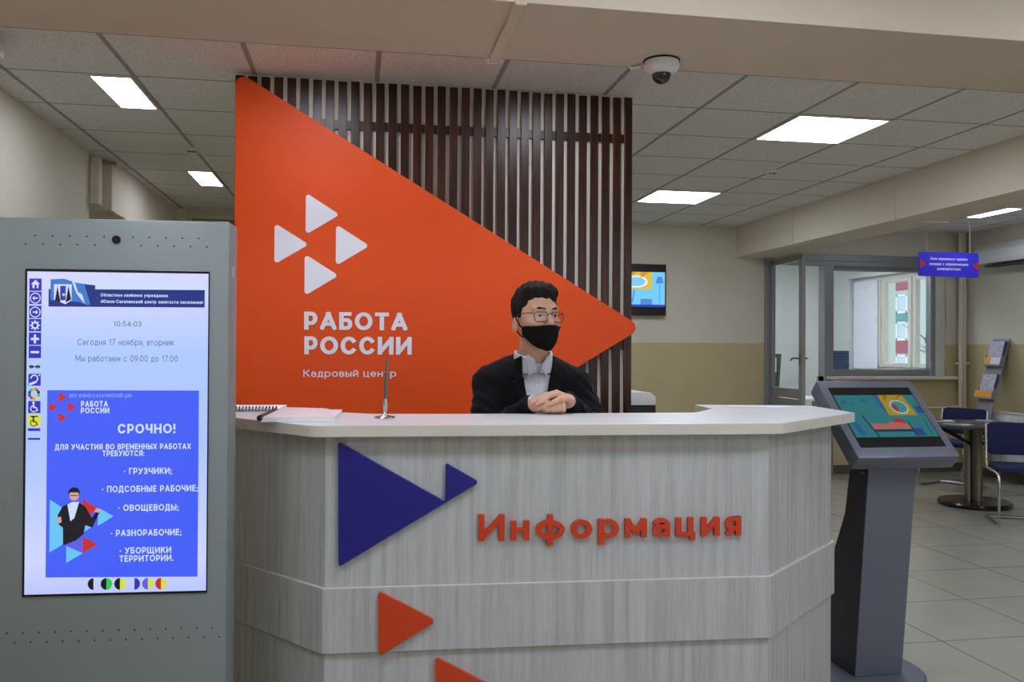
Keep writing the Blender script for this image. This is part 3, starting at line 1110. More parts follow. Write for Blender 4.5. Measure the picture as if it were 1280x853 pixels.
def flat(name, polys, m, lvl, parent=scr, pix=True):
    """flat page graphics: polygons in photo pixels lying on the screen"""
    mb = MB()
    for p in polys:
        q = [kp(*a) for a in p] if pix else p
        mb.add([(a, -.005-.0004*lvl, b) for a, b in q], [tuple(range(len(q)))])
    me = bpy.data.meshes.new(name)
    me.from_pydata(mb.v, [], mb.f)
    me.materials.append(m)
    o = bpy.data.objects.new(name, me)
    COL.objects.link(o)
    o.parent = parent
    return o
def rect(x0, y0, x1, y1):
    return [(x0, y0), (x1, y0), (x1, y1), (x0, y1)]
def circ(cx, cy, r, a0=0, a1=360, n=20):
    return [(cx+r*math.cos(math.radians(a0+(a1-a0)*i/n)), cy+r*math.sin(math.radians(a0+(a1-a0)*i/n))) for i in range(n+(0 if a1-a0 == 360 else 1))]
def ring(cx, cy, r0, r1, a0=0, a1=360, n=20):
    out = []
    for i in range(n):
        b0, b1 = math.radians(a0+(a1-a0)*i/n), math.radians(a0+(a1-a0)*(i+1)/n)
        out.append([(cx+r0*math.cos(b0), cy+r0*math.sin(b0)), (cx+r1*math.cos(b0), cy+r1*math.sin(b0)), (cx+r1*math.cos(b1), cy+r1*math.sin(b1)), (cx+r0*math.cos(b1), cy+r0*math.sin(b1))])
    return out
def stext(s, px, py, caph, wpx, m, lvl=3, th=.16, center=False, name='screen_text', gap=.15):
    """px,py: left end (or centre) of the baseline in photo pixels"""
    x, z = kp(px, py)
    x2, _ = kp(px+wpx, py)
    _, z2 = kp(px, py-caph)
    return lettering(name, s, x, z, z2-z, x2-x, -.005-.0004*lvl, 0.0, m, scr, th=th, gap=gap, center=center)
# advert block
flat('advert', [rect(54, 488.5, 249.5, 722)], GB, 1)
stext('ОКУ ЮЖНО-САХАЛИНСКИЙ ЦЗН', 82, 497.5, 4.5, 80, glow('screen_text_pale_blue', (150, 168, 250), 1.0, .12), th=.16)
for x, y in ((68.5, 491.5), (57, 503.5), (80, 503.5), (68.5, 517)):
    flat('logo_triangle', [[(x, y), (x, y+12), (x+11, y+6)]], GR, 2)
stext('РАБОТА', 97, 509, 7.2, 34.5, GW, th=.2)
stext('РОССИИ', 97, 517.3, 7.2, 36.5, GW, th=.2)
stext('СРОЧНО!', 144.5, 542.5, 12, 74.5, GW, th=.19)
stext('ДЛЯ УЧАСТИЯ ВО ВРЕМЕННЫХ РАБОТАХ', 64.5, 563, 7.2, 175, GW, th=.19)
stext('ТРЕБУЮТСЯ:', 125, 571, 7.2, 54, GW, th=.19)
stext('• ГРУЗЧИКИ;', 153, 593.5, 8, 62, GW, th=.18)
stext('• ПОДСОБНЫЕ РАБОЧИЕ;', 125, 616, 8, 124, GW, th=.18)
stext('• ОВОЩЕВОДЫ;', 146, 639.5, 8, 78, GW, th=.18)
stext('• РАЗНОРАБОЧИЕ;', 137, 671, 8, 91, GW, th=.18)
stext('• УБОРЩИКИ', 148.5, 693, 8, 66.5, GW, th=.18)
stext('ТЕРРИТОРИИ.', 148, 703, 8, 70, GW, th=.18)
# triangles behind the woman in the advert
for m_, ts_ in ((GC, [[(58.5, 625), (58.5, 691), (113, 659)], [(120, 640), (120, 658), (140, 646), (124, 637)], [(80, 683), (80, 704), (101, 692)]]),
                (GR, [[(100.5, 624), (101, 652), (119, 636)], [(101, 671), (101, 692), (119.5, 681)]]),
                (GM, [[(80, 683), (101, 671), (101, 692)], [(118, 640), (101, 655), (120, 658)]])):
    for t_ in ts_:
        flat('advert_triangle', [t_], m_, 2)
flat('advert_suit', [[(74.5, 634), (84, 629), (95, 628), (104, 634), (112, 648), (119, 639), (122, 641), (113, 660), (104, 657), (102, 668), (92, 676), (76, 682), (75.5, 660), (70, 656), (68.5, 645)]], GK, 3)
flat('advert_shirt', [[(81, 631), (87, 628), (96, 628), (90, 648), (85, 652)]], GW, 4)
flat('advert_face', [circ(89.5, 620, 6.2), [(115, 640), (118, 635.5), (124, 637), (121, 641.5)], [(69, 647), (73, 646), (74, 653), (70, 655)]], GS2, 4)
flat('advert_hair', [circ(89.5, 617, 7.4, 175, 365) + [(96, 620), (95, 616), (84, 616), (83, 620)], rect(84.5, 619.4, 95, 620.4)], GK, 5)
# page header
flat('page_header', [rect(54.5, 351.5, 256, 384)], GW, 1)
flat('page_banner', [rect(54.5, 362, 256, 384)], GD, 2)
flat('page_banner', [[(57, 350), (74, 349), (90, 354), (114, 357), (113.5, 379), (104, 382), (93, 378), (57, 376)]], GF, 3)
flat('page_banner', [[(84, 352), (88, 354), (92, 366), (97, 368), (101, 380), (96, 375), (90, 367)]], GW, 4)
flat('page_banner', [[(100, 356), (114, 357), (113.5, 379), (108, 381)]], GD, 4)
flat('crest', [[(61.5, 356), (84, 356), (84, 376), (76, 381), (69, 378), (61.5, 375)]], GW, 5)
flat('crest', [[(66, 358), (70, 379), (63, 376)], [(80, 358), (83.5, 375), (76.5, 379)]], GK, 6)
flat('crest', [rect(69.5, 358, 76.5, 376)], GN, 6)
flat('crest', [circ(74, 369, 1.8)], GY, 7)
stext('Областное казённое учреждение', 121, 371, 4.2, 87, GW, 4, th=.17)
stext('«Южно-Сахалинский центр занятости населения»', 121, 379, 4.2, 133, GW, 4, th=.17)
stext('10:54:03', 138, 408.5, 6.8, 36, GT, th=.13)
stext('Сегодня 17 ноября, вторник.', 92, 432, 8, 126, GT, th=.115)
stext('Мы работаем с 09:00 до 17:00', 89.5, 452.5, 8, 132, GT, th=.115)
# icon column
for k, y in enumerate((357, 373.5, 391, 407.5, 424.5, 441)):
    flat('icon_tile', [rect(30, y-8, 45.5, y+7.5)], GN, 1)
flat('icon', [[(32, 356), (37.8, 350.5), (43.5, 356), (41.5, 356), (41.5, 361), (39.3, 361), (39.3, 357), (36.5, 357), (36.5, 361), (34, 361), (34, 356)]], GW, 2)
for y, sgn in ((373.5, -1), (391, 1)):
    flat('icon', ring(37.7, y, 5.6, 6.8) + [rect(34.5, y-.8, 41, y+.8), [(37.7+sgn*3.6, y), (37.7+sgn*.8, y-3), (37.7+sgn*.8, y+3)]], GW, 2)
flat('icon', ring(37.7, 407.5, 2.6, 4.6) + [[(37.7+4*math.cos(a-.2), 407.5+4*math.sin(a-.2)), (37.7+6.4*math.cos(a-.14), 407.5+6.4*math.sin(a-.14)), (37.7+6.4*math.cos(a+.14), 407.5+6.4*math.sin(a+.14)), (37.7+4*math.cos(a+.2), 407.5+4*math.sin(a+.2))] for a in [k*PI/4 for k in range(8)]], GW, 2)
flat('icon', [rect(32.5, 423, 43, 426), rect(36.3, 419, 39.2, 430)], GW, 2)
flat('icon', [rect(32.5, 439.6, 43, 442.4)], GW, 2)
flat('icon', [rect(31.5, 458.6, 44, 459.8), [(30.2, 459.2), (33.6, 456.4), (33.6, 462)], [(37.2, 459.2), (34, 456.6), (34, 461.8)], [(38, 459.2), (41.2, 456.6), (41.2, 461.8)], [(45.2, 459.2), (42, 456.4), (42, 462)]], GK, 2)
for q_ in (rect(30, 468, 45.5, 483), rect(30, 502, 45.5, 517), rect(30, 536, 45.5, 539.5), rect(30, 548, 45.5, 550.5)):
    flat('icon_tile', [q_], GN, 1)
flat('icon', ring(37.5, 474, 3.4, 5, -180, 60) + [[(39, 477), (41, 479), (31.5, 483), (30.5, 480)], [(42, 470), (44.5, 468.5), (45, 471)]], GW, 2)
cols = [GG, GY, GO, GR, GN, GD, GG, GO, GR, GK]
for k in range(10):
    flat('icon', ring(37.3, 493, 4.2, 7.6, k*36, k*36+34, 4), cols[k], 2)
for y, mm in ((509, GW), (527, GK)):
    flat('icon', [circ(36.8, y-4.8, 1.6), rect(36, y-3, 38, y+1.5), rect(37, y+.3, 40.5, y+1.8), [(39.4, y+1), (41, y+1), (43, y+5), (41.4, y+5.4)]] + ring(37.3, y+2.4, 3.4, 4.5, 30, 250), mm, 3)
flat('icon_tile', [rect(30, 518.5, 45.5, 534)], GY, 1)
flat('icon', [rect(33, 520.5, 42.5, 522)], GK, 3)
# contrast switches along the bottom
for x, ma, mb_ in ((112, GK, None), (131.5, GK, GG), (149, GK, GY), (167.5, None, GN), (185, GM, GY), (202, GR, GY)):
    if ma:
        flat('contrast_button', [circ(x+(3 if mb_ is None else 0), 730.5, 7.4, 90, 270, 14)], ma, 1)
    if mb_:
        flat('contrast_button', [circ(x, 730.5, 7.4, -90, 90, 14)], mb_, 1)

# ------------------------------------------------------------------ right touch kiosk
tk = thing('touchscreen_stand', 'slim grey touchscreen stand with tilted screen right of the desk', 'kiosk', (2.15, 3.40, 0))
MB().lathe([(.0, 0), (.245, 0), (.25, .006), (.25, .02), (.24, .028), (.0, .028)], n=64).build('base', LAV, tk, angle=.5)
# column: side profile in (y,z), y = 0 at base centre
cl = MB()
prof_f = [(-.10, .028), (-.20, .955)]
prof_b = [(-.07, .955), (-.02, .70), (.075, .50), (.11, .028)]
cl.prism(prof_f+prof_b, -.100, .118, 'x', bev=.004)
col_o = cl.build('column', [LAV, LAVD], tk)
for p in col_o.data.polygons:
    p.material_index = 1 if p.normal.x < -.7 else 0
MB().box(-.02, .07, -.187, -.180, .868, .886, bev=.002).build('card_slot', HOLE, tk)
MB().box(-.1012, -.0998, -.165, -.145, .885, .898).build('side_badge', LAV, tk)
# head: tilted box; bottom front edge at y=3.08, top edge y=3.42
hx = .225
p0 = Vector((0, 3.085-3.40, .975))
p1 = Vector((0, 3.405-3.40, 1.268))
ed = (p1-p0)
HL = ed.length
ey = ed.normalized()
exv = Vector((1, 0, 0))
en = exv.cross(ey)          # outward normal (towards viewer / up)
HT = Matrix(((exv.x, ey.x, en.x, p0.x+.005), (exv.y, ey.y, en.y, p0.y), (exv.z, ey.z, en.z, p0.z), (0, 0, 0, 1)))
MB().box(-hx, hx, 0, HL, -.075, 0, bev=.008, T=HT).build('screen_housing', LAV, tk, angle=.5)
MB().box(-hx+.035, hx-.035, .052, HL-.045, -.004, .0015, bev=.001, T=HT).build('bezel', BLACKP, tk)
SCW = hx-.040
VB, VT = .105, HL-.092
scr2 = MB().box(-SCW, SCW, VB, VT, .0015, .002, T=HT).build('screen', glow('video_teal', (36, 116, 124), 0.8, .15), tk)
def vid(name, polys, rgb, lvl, T, w, y0, y1, parent):
    """u,v in 0..1 of the video picture"""
    key = 'video_%d_%d_%d' % rgb
    m = MATS.get(key) or glow(key, rgb, 0.75, .15)
    mb = MB()
    for p in polys:
        mb.add([T @ Vector((-w+u*2*w, y0+v*(y1-y0), .002+.0004*lvl)) for u, v in p], [tuple(range(len(p)))])
    me = bpy.data.meshes.new(name)
    me.from_pydata(mb.v, [], mb.f)
    me.materials.append(m)
    o = bpy.data.objects.new(name, me)
    COL.objects.link(o)
    o.parent = parent
    return o
def video_scene(T, w, y0, y1, parent, br=1.0):
    def c(*q):
        return tuple(min(255, int(v*br)) for v in q)
    V = lambda n, p, col, l: vid(n, p, c(*col), l, T, w, y0, y1, parent)
    V('picture_square', [[(.55, .5), (.9, .5), (.86, 1), (.55, 1)]], (168, 142, 26), 1)
    V('picture_square', [[(.6, 1), (.68, 1), (.6, .84)], [(.72, .84), (.8, 1), (.86, 1)]], (142, 106, 24), 2)
    V('picture_ring', [[(.73+.1*math.cos(a)*1.1, .7+.17*math.sin(a)) for a in [k*PI/12 for k in range(24)]]], (176, 190, 200), 2)
    V('picture_ring', [[(.73+.085*math.cos(a)*1.1, .7+.14*math.sin(a)) for a in [k*PI/12 for k in range(24)]]], (52, 136, 146), 3)
    V('picture_blob', [[(.68+.035*math.cos(a), .68+.09*math.sin(a)) for a in [k*PI/8 for k in range(16)]]], (160, 52, 36), 4)
    V('curtain_shape', [[(.48, 1), (.55, 1), (.55, .62), (.53, .55)], [(.02, .38), (.1, .38), (.14, .05), (.08, .05)]], (38, 90, 140), 1)
    V('chair_shape', [[(.72, .02), (.86, .02), (.85, .2), (.73, .2)]], (36, 70, 128), 2)
    V('shelf_shape', [[(.93, .55), (1, .55), (1, .72), (.92, .72)]], (36, 70, 128), 2)
    V('lamp_shape', [[(.925, .05), (.94, .05), (.955, .5), (.945, .5)]], (36, 84, 110), 2)
    V('bed_shape', [[(.2, .5), (.22, .5), (.29, .0), (.27, .0)], [(.26, .12), (.74, .12), (.74, .17), (.26, .17)], [(.72, .36), (.735, .36), (.75, 0), (.735, 0)]], (22, 44, 62), 2)
    V('bed_cover', [[(.26, .18), (.72, .18), (.71, .3), (.62, .33), (.5, .34), (.45, .3), (.26, .31)]], (186, 98, 92), 3)
    V('pillow_shape', [[(.625+.075*math.cos(a), .33+.1*math.sin(a)) for a in [k*PI/10 for k in range(11)]]], (168, 42, 44), 4)
    V('wall_tile', [[(.04, .86), (.12, .86), (.11, .78), (.04, .78)], [(.3, .9), (.36, .9), (.36, .83), (.3, .83)], [(.16, .8), (.2, .8), (.2, .74), (.16, .74)]], (34, 98, 124), 1)
video_scene(HT, SCW, VB, VT, scr2)

# ------------------------------------------------------------------ things on the desk
zt = 1.1605
def spiral_pad(name, label, cx, cy, rz, w, d, h, m):
    t = thing(name, label, 'notebook', (cx, cy, zt), rz)
    MB().box(-w/2, w/2, -d/2, d/2, 0, h, bev=.001).build('pages', PAPER, t)
    MB().box(-w/2-.002, w/2+.002, -d/2-.002, d/2+.002, h, h+.0015).build('cover', m, t)
    sp_ = MB()
    k = int(w/.012)
    for i in range(k):
        x = -w/2+.006+i*(w-.012)/(k-1)
        sp_.tube([(x+.0002, -d/2+.008+.009*math.cos(a)-.008, h/2+.0065+.009*math.sin(a)) for a in [q*PI/5 for q in range(10)]], .0016, n=5, closed=True)
    sp_.build('spiral_binding', BLACKP, t)
    return t
spiral_pad('spiral_notebook', 'white notebook with black spiral binding lying beside the kiosk', -.44, 3.40, math.radians(-4), .30, .21, .009, PAPER)
pc = thing('comb_bound_document', 'thick comb-bound document with faint pink print on the desk near the pen', 'document', (-.185, 2.985, zt), math.radians(-3))
MB().box(-.115, .115, -.165, .165, 0, .014, bev=.001).build('pages', PAPER, pc)
PINK = mat('pink_print_cover', (228, 206, 210), 0.6, var=0.12, vscale=16, stretch=(1, 4, 1))
MB().box(-.116, .116, -.166, .166, .014, .0155).build('cover', PINK, pc)
MB().tube([(-.118, -.165, .0125), (-.118, .165, .0125)], .0095, n=12).build('comb_spine', BLACKP, pc, smooth=True)

pn = thing('desk_pen', 'slender silver counter pen upright in its round base on the desk', 'pen', (.085, 2.94, zt))
MB().lathe([(.0, 0), (.034, 0), (.036, .003), (.032, .006), (.012, .010), (.007, .016), (.006, .02), (.0, .02)], n=32).build('pen_base', CHROME, pn, smooth=True)
MB().lathe([(.0, .018), (.005, .018), (.0065, .028), (.0085, .045), (.0085, .055), (.006, .068), (.0055, .09)], n=16, T=Matrix.Rotation(math.radians(2), 4, 'Y')).build('pen_socket', CHROME, pn, smooth=True)
MB().lathe([(.0, .05), (.0062, .05), (.0068, .10), (.0062, .15), (.0045, .195), (.003, .205), (.0, .206)], n=16, T=Matrix.Rotation(math.radians(2), 4, 'Y')).build('pen_barrel', STEEL, pn, smooth=True)
ps_ = MB().prism([(-.12, -.07), (.16, -.075), (.17, .06), (-.10, .075)], 0, .0012, 'z').build('paper_sheet', PAPER)
ps_.location = (1.62, 3.36, zt)
ps_.rotation_euler = (0, 0, math.radians(-6))
tag(ps_, 'white paper sheet lying on the right end of the reception desk', 'paper')


# ------------------------------------------------------------------ the person behind the desk
def sm(a, b, k):
    h = np.clip(.5+.5*(b-a)/k, 0, 1)
    return b+(a-b)*h-k*h*(1-h)
def smax(a, b, k):
    return -sm(-a, -b, k)
def ell(P, c, r):
    q = P-np.array(c)
    r = np.array(r)
    k0 = np.sqrt(((q/r)**2).sum(1))
    k1 = np.sqrt(((q/(r*r))**2).sum(1))+1e-9
    return k0*(k0-1)/k1
def rc(P, a, b, ra, rb):
    a = np.array(a, float)
    ba = np.array(b, float)-a
    t = np.clip(((P-a) @ ba)/(ba @ ba), 0, 1)
    return np.sqrt(((P-a-t[:, None]*ba)**2).sum(1))-(ra+t*(rb-ra))
def chain(P, pts, rs, k=.006):
    d = None
    for i in range(len(pts)-1):
        e = rc(P, pts[i], pts[i+1], rs[i], rs[i+1])
        d = e if d is None else sm(d, e, k)
    return d
def half(P, n, c):
    n = np.array(n, float)
    n /= np.linalg.norm(n)
    return (P-np.array(c)) @ n          # negative side kept

def sdf_mesh(name, fn, lo, hi, h, m, parent, relax=1):
    lo = np.array(lo, float)
    nb = np.ceil((np.array(hi)-lo)/(h*8)).astype(int)
    dims = nb*8+1
    V = np.ones(dims, np.float32)
    bi = np.stack(np.meshgrid(*[np.arange(k) for k in nb], indexing='ij'), -1).reshape(-1, 3)
    cen = lo+(bi*8+4)*h
    dc_ = fn(cen)
    act = np.abs(dc_) < h*8*.866*1.7+.012
    for b, d in zip(bi[~act], dc_[~act]):
        if d < 0:
            V[b[0]*8:b[0]*8+9, b[1]*8:b[1]*8+9, b[2]*8:b[2]*8+9] = -1
    off = np.stack(np.meshgrid(*[np.arange(9)]*3, indexing='ij'), -1).reshape(-1, 3)
    ab = bi[act]
    for s0 in range(0, len(ab), 400):
        blk = ab[s0:s0+400]
        idx = (blk[:, None, :]*8+off[None]).reshape(-1, 3)
        d = fn(lo+idx*h)
        V[idx[:, 0], idx[:, 1], idx[:, 2]] = d
    V[0], V[-1] = 1, 1
    V[:, 0], V[:, -1] = 1, 1
    V[:, :, 0], V[:, :, -1] = 1, 1
    ins = (V < 0)
    cs = np.zeros(np.array(V.shape)-1, np.int8)
    n0, n1, n2 = V.shape
    for i in (0, 1):
        for j in (0, 1):
            for k in (0, 1):
                cs += ins[i:n0-1+i, j:n1-1+j, k:n2-1+k]
    cell = np.argwhere((cs > 0) & (cs < 8))
    ids = -np.ones(cs.shape, np.int32)
    ids[cell[:, 0], cell[:, 1], cell[:, 2]] = np.arange(len(cell))
    corners = [(i, j, k) for i in (0, 1) for j in (0, 1) for k in (0, 1)]
    cv = np.stack([V[cell[:, 0]+c[0], cell[:, 1]+c[1], cell[:, 2]+c[2]] for c in corners], 1)
    acc = np.zeros((len(cell), 3))
    cnt = np.zeros(len(cell))
    for a in range(8):
        for b in range(a+1, 8):
            df = np.array(corners[b])-np.array(corners[a])
            if abs(df).sum() != 1:
                continue
            x = (cv[:, a] < 0) != (cv[:, b] < 0)
            t = cv[x, a]/(cv[x, a]-cv[x, b])
            acc[x] += np.array(corners[a])+t[:, None]*df
            cnt[x] += 1
    vt = lo+(cell+acc/cnt[:, None])*h
    quads = []
    for ax in range(3):
        sl0 = [slice(None)]*3
        sl1 = [slice(None)]*3
        sl0[ax] = slice(0, -1)
        sl1[ax] = slice(1, None)
        A, B = ins[tuple(sl0)], ins[tuple(sl1)]
        e = np.argwhere(A != B)
        o1, o2 = [(1, 2), (2, 0), (0, 1)][ax]
        ok = (e[:, o1] > 0) & (e[:, o2] > 0)
        e = e[ok]
        sign = A[e[:, 0], e[:, 1], e[:, 2]]
        def g(d1, d2):
            q = e.copy()
            q[:, o1] -= d1
            q[:, o2] -= d2
            return ids[q[:, 0], q[:, 1], q[:, 2]]
        q = np.stack([g(1, 1), g(0, 1), g(0, 0), g(1, 0)], 1)
        q[~sign] = q[~sign][:, ::-1]
        quads.append(q)
    q = np.concatenate(quads)
    q = q[(q >= 0).all(1)]
    me = bpy.data.meshes.new(name)
    me.vertices.add(len(vt))
    me.vertices.foreach_set('co', vt.astype(np.float32).ravel())
    me.loops.add(len(q)*4)
    me.loops.foreach_set('vertex_index', q.astype(np.int32).ravel())
    me.polygons.add(len(q))
    me.polygons.foreach_set('loop_start', np.arange(len(q), dtype=np.int32)*4)
    me.polygons.foreach_set('loop_total', np.full(len(q), 4, np.int32))
    me.update(calc_edges=True)
    me.validate()
    me.polygons.foreach_set('use_smooth', np.ones(len(me.polygons), bool))
    bm = bmesh.new()
    bm.from_mesh(me)
    for _ in range(relax):
        bmesh.ops.smooth_vert(bm, verts=bm.verts[:], factor=.5, use_axis_x=True, use_axis_y=True, use_axis_z=True)
    bm.to_mesh(me)
    bm.free()
    me.materials.append(m)
    o = bpy.data.objects.new(name, me)
    COL.objects.link(o)
    o.parent = parent
    return o

HO = np.array([.676, 3.275, 1.526])       # head origin, at eye level
HY = math.radians(17)                      # face turned towards the right bay
HS = 1.05
hF = np.array([math.sin(HY), -math.cos(HY), 0.0])
hL = np.array([math.cos(HY), math.sin(HY), 0.0])
def hloc(P):
    q = P-HO
    return np.stack([q @ hL, q @ hF, q[:, 2]], 1)/HS
def hw(x, y, z):
    return Vector(HO+HS*(hL*x+hF*y+np.array([0, 0, 1.0])*z))
def cranium(Q, o=0.0):
    d = ell(Q, (0, -.016, .030), (.0765+o, .094+o, .088+o))
    return d
def face_sd(Q):
    d = cranium(Q)
    d = sm(d, ell(Q, (0, .026, -.026), (.0655, .064, .084)), .03)
    d = sm(d, ell(Q, (0, .044, -.088), (.034, .042, .030)), .025)      # chin and jaw
    for s in (-1, 1):
        d = sm(d, rc(Q, (s*.050, -.005, -.055), (s*.022, .052, -.100), .014, .013), .025)
        d = sm(d, ell(Q, (s*.042, .058, -.030), (.020, .020, .018)), .022)   # cheekbone
        d = sm(d, rc(Q, (s*.012, .086, .024), (s*.045, .072, .022), .009, .008), .014)  # brow
        d = smax(d, -ell(Q, (s*.031, .098, .000), (.019, .022, .0125)), .012)     # eye socket
        d = sm(d, rc(Q, (s*.017, .0825, .0058), (s*.046, .073, .0045), .0062, .0052), .004)   # upper lid
        d = sm(d, rc(Q, (s*.019, .081, -.0085), (s*.042, .074, -.007), .0042, .0036), .005)   # lower lid
        d = sm(d, ell(Q, (s*.011, .098, -.040), (.0085, .012, .008)), .008)       # nostril wing
        e = ell(Q, (s*.0785, -.018, -.034), (.010, .018, .029))                     # ear
        e = smax(e, -ell(Q, (s*.088, -.012, -.030), (.008, .010, .017)), .006)
        d = sm(d, e, .006)
    d = sm(d, rc(Q, (0, .085, .012), (0, .110, -.028), .0085, .0115), .008)       # nose
    d = sm(d, ell(Q, (0, .108, -.030), (.0125, .012, .0105)), .007)
    d = sm(d, rc(Q, (-.02, .082, -.066), (.02, .082, -.066), .007, .007), .008)   # lips
    d = sm(d, rc(Q, (-.016, .081, -.076), (.016, .081, -.076), .007, .007), .008)
    return d
NB = (.684, 3.375, 1.315)
def neck_sd(P, o=0.0):
    return rc(P, tuple(HO+hF*(-.02)+np.array([0, 0, -.06])), NB, .053+o, .060+o)
SHL, SHR = (.522, 3.43, 1.256), (.866, 3.43, 1.246)     # shoulder joints (picture left, right)
ELL, ELR = (.476, 3.315, 1.045), (.952, 3.315, 1.045)
WRL, WRR = (.632, 3.108, 1.197), (.766, 3.120, 1.203)
def torso_sd(P, o=0.0):
    d = ell(P, (.686, 3.425, 1.16), (.160+o, .098+o, .20+o))
    d = sm(d, ell(P, (.688, 3.50, .99), (.150+o, .100+o, .20+o)), .06)
    d = sm(d, rc(P, (.60, 3.42, 1.275), (.77, 3.42, 1.272), .055+o, .055+o), .05)
    for s_, e_ in ((SHL, (.635, 3.40, 1.315)), (SHR, (.735, 3.40, 1.313))):
        d = sm(d, rc(P, e_, s_, .034+o, .050+o), .04)
    return d
def arm_sd(P, o=0.0):
    d = None
    for a, b, c in ((SHL, ELL, WRL), (SHR, ELR, WRR)):
        e = sm(rc(P, a, b, .050+o, .042+o), rc(P, b, c, .041+o, .027+o*.45), .02)
        d = e if d is None else np.minimum(d, e)
    return d
# fingers: right hand (picture left) is a loose fist, the left hand lies over it
RF = [[(.664+.0195*i, 3.068, 1.203-.002*i), (.667+.0195*i, 3.030, 1.203-.003*i), (.668+.0195*i, 3.028, 1.178), (.666+.019*i, 3.052, 1.171)] for i in range(4)]
RT = [(.626, 3.085, 1.192), (.642, 3.052, 1.182), (.655, 3.030, 1.187), (.668, 3.018, 1.199)]
LF = [[(.742, 3.062+.0*i, 1.222), (.712, 3.040+.0*i, 1.2335), (.674, 3.034, 1.2255), (.648, 3.032, 1.2105), (.630, 3.032, 1.197)],
      [(.742, 3.078, 1.224), (.708, 3.060, 1.2375), (.668, 3.055, 1.2285), (.640, 3.053, 1.2125), (.622, 3.052, 1.201)],
      [(.744, 3.094, 1.221), (.710, 3.080, 1.2335), (.674, 3.076, 1.2255), (.648, 3.075, 1.2115), (.632, 3.075, 1.203)],
      [(.748, 3.108, 1.215), (.718, 3.098, 1.2255), (.690, 3.096, 1.2205), (.668, 3.095, 1.2105), (.656, 3.095, 1.2045)]]
LT = [(.762, 3.075, 1.205), (.742, 3.040, 1.216), (.714, 3.022, 1.2165), (.690, 3.016, 1.2075), (.674, 3.016, 1.199)]
def hands_sd(P):
    d = ell(P, (.655, 3.082, 1.192), (.046, .036, .026))
    d = sm(d, rc(P, WRL, (.640, 3.085, 1.193), .025, .024), .02)
    for i, f in enumerate(RF):
        r = (.0102, .0108, .0106, .0102)[i]
        d = sm(d, chain(P, f, [r+.001, r+.0006, r, r-.001], .003), .0035)
    d = sm(d, chain(P, RT, [.014, .0125, .0105, .0088], .004), .005)
    e = ell(P, (.752, 3.082, 1.206), (.028, .036, .021))
    e = sm(e, rc(P, WRR, (.757, 3.086, 1.205), .025, .024), .02)
    for i, f in enumerate(LF):
        r = (.0096, .0100, .0095, .0085)[i]
        e = sm(e, chain(P, f, [r+.002, r+.0012, r+.0003, r-.0006, r-.0018], .004), .005)
    e = sm(e, chain(P, LT, [.014, .0125, .0108, .0100, .0080], .004), .006)
    return sm(d, e, .002)
def legs_sd(P, o=0.0):
    d = None
    for s in (-1, 1):
        x = .69+s*.095
        e = sm(rc(P, (x, 3.56, .88), (x+s*.015, 3.60, .47), .082+o, .052+o), rc(P, (x+s*.015, 3.60, .47), (x+s*.02, 3.68, .09), .053+o, .036+o), .02)
        d = e if d is None else np.minimum(d, e)
    return sm(d, ell(P, (.69, 3.55, .90), (.165+o, .115+o, .12+o)), .05)
def body_sd(P):
    d = face_sd(hloc(P))*HS
    d = sm(d, neck_sd(P), .02)
    d = sm(d, torso_sd(P), .04)
    d = sm(d, arm_sd(P), .03)
    d = sm(d, hands_sd(P), .006)
    d = sm(d, legs_sd(P), .04)
    for s in (-1, 1):
        d = sm(d, rc(P, (.69+s*.115, 3.68, .07), (.69+s*.13, 3.50, .04), .038, .028), .02)
    return d
per = thing('person', 'man in black suit, glasses and black mask with hands clasped on the desk', 'person', (0, 0, 0))
sdf_mesh('body', body_sd, (.38, 2.99, .0), (1.02, 3.82, 1.67), .0034, SKIN, per)
def shirt_sd(P):
    d = sm(torso_sd(P, .007), neck_sd(P, .006), .02)
    return smax(smax(d, P[:, 2]-1.352-.35*(P[:, 1]-3.33), .006), .92-P[:, 2], .004)
sdf_mesh('shirt', shirt_sd, (.46, 3.25, .9), (.92, 3.66, 1.40), .0045, SHIRT, per)
AX = .689
def collar_sd(P):
    d = np.abs(neck_sd(P, .0145))-.005
    z = P[:, 2]
    x = P[:, 0]
    xc = x-AX-.002
    hgt = 1.392-.30*np.maximum(0, 3.36-P[:, 1])
    d = smax(d, z-hgt, .003)
    d = smax(d, 1.300-z, .003)
    gap = np.abs(xc)-(.004+np.maximum(0, z-1.318)*.45)
    front = P[:, 1]-3.37
    d = smax(d, -np.maximum(gap, front), .004)
    return d
sdf_mesh('shirt_collar', collar_sd, (.58, 3.22, 1.27), (.80, 3.48, 1.42), .0024, SHIRT, per, relax=4)
